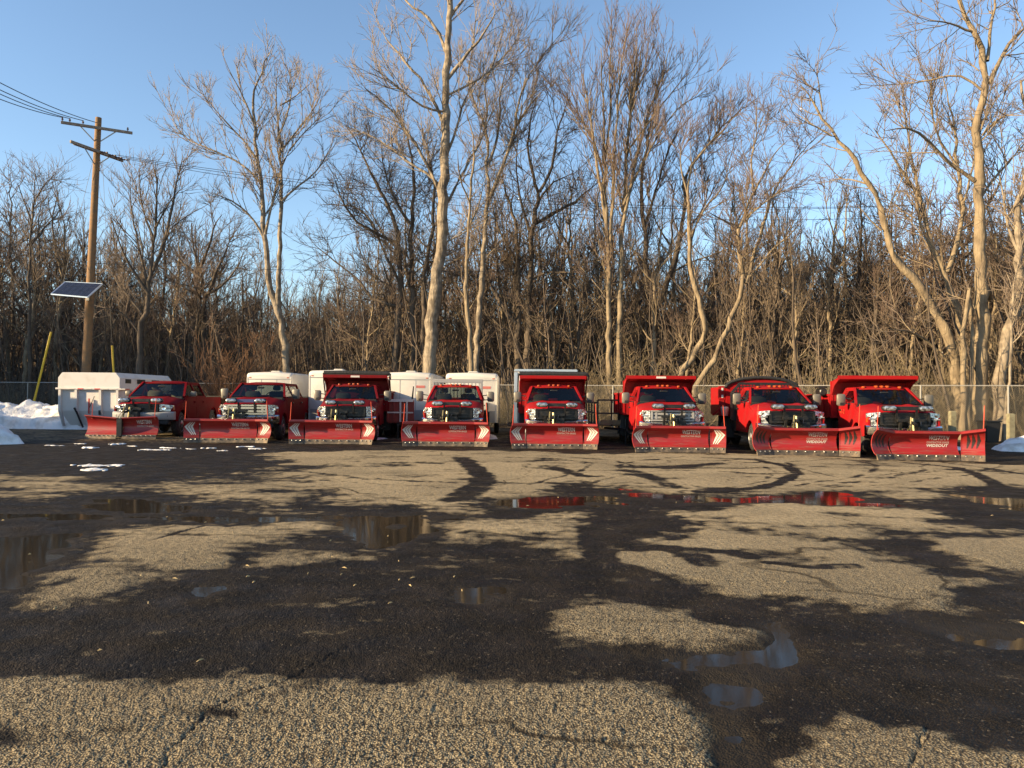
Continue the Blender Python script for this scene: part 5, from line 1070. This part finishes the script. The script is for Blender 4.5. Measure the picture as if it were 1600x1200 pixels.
# red stake-side trailer seen between the third and fourth trucks
Y = 29.0; x0, x1 = gx(606, Y), gx(646, Y); w = x1-x0
e = empty('stake_trailer', ((x0+x1)/2, Y, 0)); tag(e, 'small dark red stake-sided trailer between dark red dump truck and flatbed truck', 'trailer')
for k in range(5): MB().beam((-w/2+w*k/4, 0, 0.6), (-w/2+w*k/4, 0, 1.42), 0.06).build('stake', M_TRAIL if k in (2, 3) else M_RUSTRED, e)
MB().box(-w/2, w/2, -0.04, 0.04, 1.36, 1.46).box(-w/2, w/2, -0.04, 0.03, 0.93, 0.98).build('cross_rail', M_TRAIL, e)
MB().box(-w/2+0.02, w/2-0.02, 0.04, 0.08, 0.6, 1.36).box(-w/2, w/2, 0.08, 3.0, 0.55, 0.62).build('box_body', M_RUSTRED, e)
MB().tube([(w/2-0.05, 0, 1.4), (w/2-0.0, 0, 1.95)], [0.035, 0.02], 6).build('stake_pole', M_BLKMET, e)
for s in (-1, 1): wheel(e, s*(w/2+0.02), 1.6, 0.3, 0.18)
MB().beam((0, 0.1, 0.5), (0, -0.6, 0.5), 0.08).tube([(0, -0.55, 0), (0, -0.55, 0.6)], 0.03, 6).build('tongue', M_BLKMET, e)

# white leaf container
Y = 33.0; x0, x1 = gx(90, Y), gx(187, Y); w = x1-x0; cx = (x0+x1)/2; zt = at(140, 582, Y).z; zl = at(140, 607, Y).z; L_ = 5.0
e = empty('leaf_container', (cx, Y, 0)); tag(e, 'big white steel container with chamfered top and sloping foot by the snow bank', 'container')
c = 0.22; up = [(-w/2, zl), (w/2, zl), (w/2, zt-c), (w/2-c*0.8, zt), (-w/2+c*0.8, zt), (-w/2, zt-c)]
uo = MB().extr(up, lambda x, z: (x, 0, z), lambda x, z: (x, L_, z)).build('upper_box', M_CONT, e, 20, bevel=0.015)
for k, yy in enumerate((0.45, 1.5, 2.9, 4.1)): MB().box(w/2-0.01, w/2+0.012, yy, yy+(0.5 if k == 0 else 0.75), zl+0.24, zl+0.43).build('vent_opening', M_BLACK, uo)
MB().box(-w/2-0.07, w/2+0.07, -0.07, L_, zl-0.05, zl+0.03).build('ledge', M_CONT, e, bevel=0.01)
for k in range(7): MB().box(-w*0.30+k*0.36, -w*0.30+k*0.36+0.24, -0.078, -0.069, zl-0.035, zl+0.005).build('reflector_tape', mat('tape_red', (0.55, 0.06, 0.04), 0.4) if k in (1, 3) else M_WHITE, e)
for k in range(4): MB().box(w/2+0.071, w/2+0.079, 0.2+k*1.0, 0.7+k*1.0, zl-0.035, zl+0.005).build('reflector_tape', MATS['tape_red'], e)
lo = MB().loft([[(-w/2+0.40, 0.35, 0.14), (w/2-0.40, 0.35, 0.14), (w/2-0.40, L_, 0.14), (-w/2+0.40, L_, 0.14)], [(-w/2+0.06, 0.10, 0.82), (w/2-0.06, 0.10, 0.82), (w/2-0.06, L_, 0.82), (-w/2+0.06, L_, 0.82)],
     [(-w/2+0.03, 0.08, zl-0.05), (w/2-0.03, 0.08, zl-0.05), (w/2-0.03, L_, zl-0.05), (-w/2+0.03, L_, zl-0.05)]]).build('lower_box', M_CONT, e, 15)
for x in (-w/2+0.05, -w*0.22, w*0.17, w/2-0.14):
    MB().loft([[(x+0.02, 0.16+0.1, 0.16), (x+0.10, 0.26, 0.16), (x+0.10, 0.36, 0.16), (x+0.02, 0.36, 0.16)], [(x, -0.03, 0.80), (x+0.10, -0.03, 0.80), (x+0.10, 0.14, 0.80), (x, 0.14, 0.80)], [(x, -0.05, zl-0.05), (x+0.10, -0.05, zl-0.05), (x+0.10, 0.1, zl-0.05), (x, 0.1, zl-0.05)]]).build('rib', M_CONT, e, 20)
MB().tube([(-w*0.22+0.02, -0.08, 0.95), (-w*0.22+0.1, -0.02, 0.75), (-w*0.22+0.32, 0.1, 0.1)], 0.045, 6).build('hose', M_BLACK, e)
MB().beam((0.02, 0.0, 0.7), (0.02, 0.0, 1.35), 0.05).build('latch_bar', mat('latch_red', (0.4, 0.05, 0.04), 0.5), e)
MB().beam((0.05, -0.01, 0.95), (0.25, 0.0, 1.45), 0.02).beam((w*0.19, -0.06, 0.65), (w*0.19, -0.06, 0.85), 0.06).build('latch_rod', M_BLACK, e)
MB().box(-w/2+0.5, -w/2+0.7, 0.4, L_, 0.0, 0.14).box(w/2-0.7, w/2-0.5, 0.4, L_, 0.0, 0.14).build('skid', M_BLKMET, e)

# chain-link fence: every panel between posts is a thing of its own length of mesh on one fence
fe = empty('chain_link_fence', (FENCE[2][0], FENCE[2][1], 0)); tag(fe, 'tall galvanised chain-link fence between the lot and the wood', 'fence')
FH = 2.2; FO = Vector((FENCE[2][0], FENCE[2][1], 0))
for (xa, ya), (xb, yb) in zip(FENCE[:-1], FENCE[1:]):
    a, b = Vector((xa, ya, 0))-FO, Vector((xb, yb, 0))-FO; ln = (b-a).length; n = max(1, round(ln/3.0)); d = (b-a)/ln
    fsh = float(np.interp(7.5, [0, n], [0, n]))
    for k in range(n):
        p = a+d*(ln*k/n); q = a+d*(ln*(k+1)/n)
        MB().tube([p, p+Vector((0, 0, FH+0.02))], 0.035, 8).build('post', M_GALV, fe)
        MB().tube([p+Vector((0, 0, FH)), q+Vector((0, 0, FH))], 0.025, 6).build('top_rail', M_GALV, fe)
        W = (q-p).length; cs = []; st = 0.085; nrm = Vector((-d.y, d.x, 0))
        for s in (1, -1):
            t = -FH
            while t < W+FH:
                z0, z1 = 0.05, FH; t0, t1 = (t, t+FH) if s > 0 else (t+FH, t)
                lo_, hi_ = 0.0, 1.0
                dt = t1-t0
                if dt > 0: lo_ = max(0, -t0/dt); hi_ = min(1, (W-t0)/dt)
                else: lo_ = max(0, (W-t0)/dt); hi_ = min(1, -t0/dt)
                if hi_-lo_ > 0.02:
                    A = p+d*(t0+dt*lo_)+Vector((0, 0, z0+(z1-z0)*lo_))+nrm*(0.004*s); B = p+d*(t0+dt*hi_)+Vector((0, 0, z0+(z1-z0)*hi_))+nrm*(0.004*s); cs.append((A, B))
                t += st
        C = np.array([[list(A), list(B)] for A, B in cs]); v, q_ = tubes(C, np.full(C.shape[:2], 0.0033), 3)
        o = linkmesh('wire_mesh', mesh_np('wire_mesh', v, q_, M_MESH), fe); o['kind'] = 'stuff'

# utility pole
Y = 40.0; pb = at(132, 590, Y); ptp = at(154, 184, Y+0.3)
e = empty('utility_pole', (pb.x, pb.y, 0)); tag(e, 'tall leaning wooden utility pole with two crossarms behind the white container', 'utility pole')
O = Vector((pb.x, pb.y, 0)); top = ptp-O
ax_ = lambda z: top*(z/top.z)
MB().tube([ax_(-0.1), ax_(5), ax_(10), ax_(top.z)], [0.235, 0.215, 0.185, 0.15], 14).build('pole_shaft', M_POLEW, e)
def P_(u, v, dy=0): return at(u, v, Y+dy)-O
a1, a2 = P_(95, 191, -0.9), P_(207, 208, 0.9); b1, b2 = P_(110, 221, -1.6), P_(188, 249, 1.6)
MB().beam(a1, a2, 0.10, 0.14).build('crossarm', M_ARMW, e, bevel=0.01)
MB().beam(b1, b2, 0.10, 0.14).beam(b1+Vector((0, 0.28, 0)), b2+Vector((0, 0.28, 0)), 0.10, 0.14).build('crossarm', M_ARMW, e, bevel=0.01)
br = MB()
for t, arm in ((0.25, (a1, a2)), (0.78, (a1, a2)), (0.25, (b1, b2)), (0.8, (b1, b2))):
    q = arm[0].lerp(arm[1], t); br.beam(q, ax_(q.z-0.75), 0.03, 0.05)
br.build('brace', M_GALV, e)
ins = []
for t in (0.02, 0.12, 0.30, 0.93):
    q = a1.lerp(a2, t); MB().lathe(q+Vector((0, 0, 0.07)), (0, 0, 1), [(0, 0.02), (0.05, 0.02), (0.06, 0.05), (0.12, 0.055), (0.15, 0.03), (0.18, 0.045), (0.20, 0.02)], 10).build('insulator', M_CERAM, e)
for t in (0.55, 0.72, 0.85, 0.97):
    q = b1.lerp(b2, t); MB().lathe(q+Vector((0.06, 0.05, 0)), (1, 0.1, -0.08), [(0, 0.02), (0.1, 0.06), (0.14, 0.02), (0.2, 0.06), (0.24, 0.02), (0.34, 0.06), (0.38, 0.02)], 10).build('insulator', M_CERAM, e)
def wire(a, b, sag, label, r=0.02, n=18, name='overhead_wire', m=M_WIRE):
    pts = [a.lerp(b, k/n)-Vector((0, 0, sag*4*(k/n)*(1-k/n))) for k in range(n+1)]
    o = MB().tube([p-pts[0] for p in pts], r, 5).build(name, m, None); o.location = pts[0]; return o
for k, (t, v0) in enumerate(((0.02, 137), (0.12, 120), (0.30, 117), (0.5, 104))):
    s_ = O+a1.lerp(a2, t)+Vector((0, 0, 0.26)); eN = at(-260+8*k, v0-120, 24)
    tag(wire(s_, eN, 0.5, ''), ['lowest', 'second lowest', 'second highest', 'highest'][k]+' black wire running from the pole top off the picture left', 'power line', 'wires left of the pole')
for k, (t, v1) in enumerate(((0.72, 284), (0.85, 276), (0.97, 292))):
    s_ = O+b1.lerp(b2, t)+Vector((0.45, 0.05, 0)); eN = at(1900, v1, 44+k*0.7)
    tag(wire(s_, eN, 2.1+0.25*k, '', r=0.014, n=30), ['upper', 'middle', 'lower'][[1, 0, 2][k]]+' black wire sagging right from the lower crossarm through the trees', 'power line', 'wires right of the pole')
s_ = O+ax_(8.4); tag(wire(s_, at(1900, 345, 52), 1.6, '', 0.012, 30), 'thin black cable leaving the middle of the pole to the right', 'cable', 'wires right of the pole')
tag(wire(s_, at(-200, 310, 36), 0.5, '', 0.012), 'thin black cable leaving the middle of the pole to the left', 'cable', 'wires left of the pole')
for (u0, v0, u1, v1, u2, v2, nm, dy) in ((148, 240, 85, 520, 53, 628, 'slanting', 0.0), (160, 250, 176, 540, 179, 612, 'near-vertical', 1.2)):
    g0 = empty('guy_wire', tuple(gp(u2, 650).xy*0)+(0,)); A = at(u0, v0, Y+dy); G = at(u2, v2, Y+dy)
    Gb = A+(G-A)*((A.z)/(A.z-G.z)); g0.location = (Gb.x, Gb.y, 0); Ob = Vector((Gb.x, Gb.y, 0)); lo_t = Gb-Ob
    MB().tube([A-Ob, lo_t], 0.009, 5).build('cable', M_WIRE, g0)
    d = (A-Gb).normalized(); ln = (at(u1, v1, Y+dy)-Gb).length
    MB().tube([lo_t+d*(0.75 if nm == 'slanting' else 0.3), lo_t+d*ln], 0.055, 8).build('guard', M_YEL, g0)
    tag(g0, nm+' guy wire of the pole with a yellow plastic guard', 'guy wire', 'guy wires of the pole')
# solar panel bracketed to the pole
pc = [P_(102, 441, -0.9), P_(160, 444, -0.9), P_(137, 465, -2.3), P_(80, 460, -2.3)]
c0 = sum(pc, Vector())/4; sp = empty('solar_panel', O+c0); tag(sp, 'tilted dark solar panel bracketed to the leaning utility pole', 'solar panel')
q4 = [p-c0 for p in pc]; nrm = (q4[1]-q4[0]).cross(q4[3]-q4[0]).normalized(); nrm = nrm if nrm.z > 0 else -nrm
MB().loft([[p for p in q4], [p+nrm*0.03 for p in q4]]).build('panel_back', M_ALU, sp, 20)
fr = MB()
for a, b in zip(q4, q4[1:]+q4[:1]): fr.beam(a+nrm*0.01, b+nrm*0.01, 0.05, 0.06)
fr.build('panel_frame', M_ALU, sp)
for i in range(6):
    for j in range(3):
        f = lambda a, b: q4[0].lerp(q4[1], a).lerp(q4[3].lerp(q4[2], a), b)
        m_ = 0.012; cc = [f((i+m_*3)/6, (j+m_*2)/3), f((i+1-m_*3)/6, (j+m_*2)/3), f((i+1-m_*3)/6, (j+1-m_*2)/3), f((i+m_*3)/6, (j+1-m_*2)/3)]
        cc = [(p*0.955)+nrm*0.034 for p in cc]
        for sgn in (1,): MB().loft([cc, [p+nrm*0.004 for p in cc]]).build('cell', M_SOLAR, sp, 0)
MB().loft([[p*0.93-nrm*0.006 for p in q4], [p*0.93-nrm*0.004 for p in q4]]).build('cell_backing', M_SOLAR, sp, 0)
pp = ax_(P_(135, 455).z)-c0
MB().beam(pp+Vector((0, -0.2, -0.25)), Vector((0, 0, 0))-nrm*0.03, 0.08).beam(pp+Vector((0, -0.2, -0.5)), pp+Vector((0, -0.2, 0.3)), 0.16, 0.1).build('bracket', M_GALV, sp)

# posts and bin at the right
for u, Y, v, l in ((1488, 28.6, 642, 'squat square wooden post left of the two-stemmed trunk'), (1579, 27.6, 646, 'squat square wooden post beside the thin sapling at the picture right')):
    h = at(u, v, Y).z; x = gx(u, Y)
    o = MB().loft([[(-.1,-.1,-.05),(.1,-.1,-.05),(.1,.1,-.05),(-.1,.1,-.05)],[(-.1,-.1,h-.03),(.1,-.1,h-.03),(.1,.1,h-.03),(-.1,.1,h-.03)],[(-.075,-.075,h),(.075,-.075,h),(.075,.075,h),(-.075,.075,h)]]).build('wooden_post', M_POST, None, 20, bevel=0.008)
    o.location = (x, Y, 0); tag(o, l, 'post', 'wooden posts by the fence')
Y = 29.6; x = gx(1545, Y); h = at(1545, 657, Y).z
e = empty('plastic_bin', (x, Y, 0)); tag(e, 'dark open plastic bin among the trunks behind the last plow', 'bin')
MB().loft([[(-.24,-.24,0),(.24,-.24,0),(.24,.24,0),(-.24,.24,0)],[(-.30,-.30,h-.06),(.30,-.30,h-.06),(.30,.30,h-.06),(-.30,.30,h-.06)]]).build('bin_body', M_BLACK, e, 20, bevel=0.03)
MB().box(-.33,.33,-.33,.33,h-.06,h).build('rim', M_BLACK, e, bevel=0.02)

# snow
def heap(name, pts, H, label, seed, res=0.09, kind=None, rough=0.35, fq=1.5):
    xs = [p[0] for p in pts]; ys = [p[1] for p in pts]; x0, x1, y0, y1 = min(xs)-.3, max(xs)+.3, min(ys)-.3, max(ys)+.3
    nx, ny = max(6, int((x1-x0)/res)), max(6, int((y1-y0)/res)); X, Y_ = np.meshgrid(np.linspace(x0, x1, nx), np.linspace(y0, y1, ny))
    d = sdf([Vector((a, b)) for a, b in pts], X+0.5*rough*fbm(X*fq, Y_*fq, seed, 3), Y_+0.5*rough*fbm(X*fq, Y_*fq, seed+5, 3)); w = 0.5*min(x1-x0, y1-y0)
    t = np.clip(d/w, -0.2, 1); Z = H*np.where(t > 0, np.sqrt(np.clip(t, 0, 1)*(2-np.clip(t, 0, 1))), t*1.5)*(1+rough*1.6*fbm(X*1.1/max(H, .2)**.5, Y_*1.1/max(H, .2)**.5, seed+9, 4)) - min(0.03, H*0.1) + (np.clip(t, 0, 1)**0.3*0.35*min(H, 0.8)*np.abs(fbm(X*2.2, Y_*2.2, seed+2, 3)))
    Z = np.where(t > 0, np.maximum(Z, -0.04), -0.06)
    ox, oy = (x0+x1)/2, (y0+y1)/2
    V_ = np.stack([X-ox, Y_-oy, Z], -1).reshape(-1, 3); i = np.arange((ny-1)*nx).reshape(ny-1, nx)[:, :-1].ravel(); Q = np.stack([i, i+1, i+nx+1, i+nx], -1)
    keep = (t.reshape(-1)[Q] > -0.15).any(1)
    o = linkmesh(name, mesh_np(name, V_, Q[keep], M_SNOW, True)); o.location = (ox, oy, 0); tag(o, label, 'snow' if not kind else None, kind=kind); return o
heap('snow_bank', [(-24.5, 24.0), (-15.6, 22.9), (-14.9, 23.6), (-16.6, 25.2), (-19.5, 26.2), (-24.5, 27)], 1.0, 'near blue-white snow heap cut by the left picture edge', 3)
heap('snow_bank', [(-30, 34), (-25, 33.0), (-20.8, 33.4), (-17.4, 33.2), (-17.0, 34.6), (-20, 36.2), (-24, 37), (-30, 37)], 1.1, 'lumpy cream snow bank reaching from the left to the white container', 12)
heap('snow_cover', [(-40, 42.5), (-24, 39.0), (-16.2, 38), (-16, 41), (-28, 44.6), (-40, 47.6)], 0.12, 'flat strip of old snow along the fence left of the pole', 21, 0.2, 'stuff', 0.3)
heap('snow_bank', [(15.6, 24.5), (17.6, 24.0), (20.6, 23.7), (21.5, 25.6), (18.0, 26.4), (16.0, 25.6)], 0.46, 'rounded blue-shadowed snow heap at the right picture edge', 33)
heap('snow_patch', [(13.4, 25.0), (14.6, 24.8), (15.0, 25.4), (13.9, 25.9)], 0.14, 'small lump of snow left of the right-hand snow heap', 35)
heap('snow_patch', [(-2.6, 28.6), (-1.0, 28.2), (-0.5, 29.0), (-1.2, 30.0), (-2.6, 29.8)], 0.32, 'low snow pile under the trailer behind the flatbed truck', 41)
heap('snow_patch', [(-5.9, 27.6), (-4.8, 27.4), (-4.6, 28.4), (-5.8, 28.6)], 0.10, 'thin snow patch on the ground beside the dark red dump truck', 43)
SP = [(128, 693, 18, 1.2), (142, 700, 10, 2.5), (186, 694, 12, 2.5), (212, 697, 16, 1.5), (240, 703, 30, 1.2), (262, 700, 12, 2.0), (295, 701, 10, 1.0), (327, 700, 14, 1.5), (346, 704, 12, 1.2), (386, 698, 12, 2.6), (405, 701, 14, 1.2), (152, 727, 40, 1.6), (150, 733, 28, 1.4), (88, 696, 22, 1.0), (706, 728, 4, 2.2)]
wd = ['thin', 'pointed', 'humped', 'flat', 'long flat', 'small', 'tiny', 'narrow', 'faint', 'yellowish', 'trailing', 'widest', 'wide lower', 'leftmost', 'lone']
for k, (u, v, hw, hpx) in enumerate(SP):
    p = gp(u, v); sx = hw*0.85*p.y/F; n = 9
    pts = [(p.x+sx*math.cos(6.283*j/n)*(0.75+0.4*rr.random()), p.y+max(0.18, sx*0.45)*math.sin(6.283*j/n)*(0.7+0.5*rr.random())) for j in range(n)]
    o = heap('snow_patch', pts, hpx*p.y/F*0.8, wd[k]+' remnant of snow on the asphalt '+('far out in the middle of the lot' if k == 14 else 'before the puddles at the left' if k in (11, 12) else 'in front of the left-hand plows'), 60+k, 0.035, rough=0.75, fq=4.5); o['group'] = 'snow remnants on the asphalt'
# straw, twigs and chips lying about
mb = MB(); r_ = random.Random(9)
for k in range(44):
    u, v = r_.uniform(-60, 1660), 760+abs(r_.gauss(0, 1))*190
    if k < 32: u, v = r_.gauss(380, 260), r_.gauss(895, 55)
    if v > 1300 or v < 715: continue
    p = gp(u, v); a = r_.random()*3.14; l = r_.uniform(0.008, 0.026); w_ = r_.uniform(0.002, 0.005); dx, dy = math.cos(a)*l, math.sin(a)*l
    z = r_.uniform(0.012, 0.02); mb.add([(p.x-dx-dy*w_/l, p.y-dy+dx*w_/l, z), (p.x-dx+dy*w_/l, p.y-dy-dx*w_/l, z), (p.x+dx+dy*w_/l, p.y+dy-dx*w_/l, z+r_.uniform(0, .012)), (p.x+dx-dy*w_/l, p.y+dy+dx*w_/l, z+0.006), (p.x, p.y, z+0.014)], [(0, 1, 4), (1, 2, 4), (2, 3, 4), (3, 0, 4), (3, 2, 1, 0)])
o = mb.build('litter', mat('straw', (0.40, 0.30, 0.15), 0.9), None, 0); tag(o, 'scattered straw, twigs and chips on the wet asphalt', kind='stuff')

# shed added out of view to shade the left end of the row
e = empty('added_shade_shed', (-28.5, 23.5, 0), R(-8)); tag(e, 'low grey shed added for its shade left of the snow heaps, out of the picture', 'shed')
M_SHADE_SHED = mat('shade_shed_siding', (0.33, 0.32, 0.30), 0.7, noise=(1.5, (0.24, 0.23, 0.21), 0.4, 0.7))
MB().extr([(-4.2, 0), (4.2, 0), (4.2, 3.1), (0, 4.1), (-4.2, 3.1)], lambda x, z: (x, -6, z), lambda x, z: (x, 6, z)).build('wall', M_SHADE_SHED, e, 20)
for s in (-1, 1): MB().loft([[(0, -6.3, 4.14), (s*4.5, -6.3, 3.06), (s*4.5, -6.3, 3.14), (0, -6.3, 4.24)], [(0, 6.3, 4.14), (s*4.5, 6.3, 3.06), (s*4.5, 6.3, 3.14), (0, 6.3, 4.24)]]).build('roof', M_GALV, e, 20)
do = MB().box(4.2, 4.26, -2.0, 2.0, 0.0, 2.8).build('door', M_TRAIL, e, bevel=0.01)
MB().box(4.26, 4.32, -0.2, -0.1, 1.0, 1.3).build('handle', M_BLACK, do)
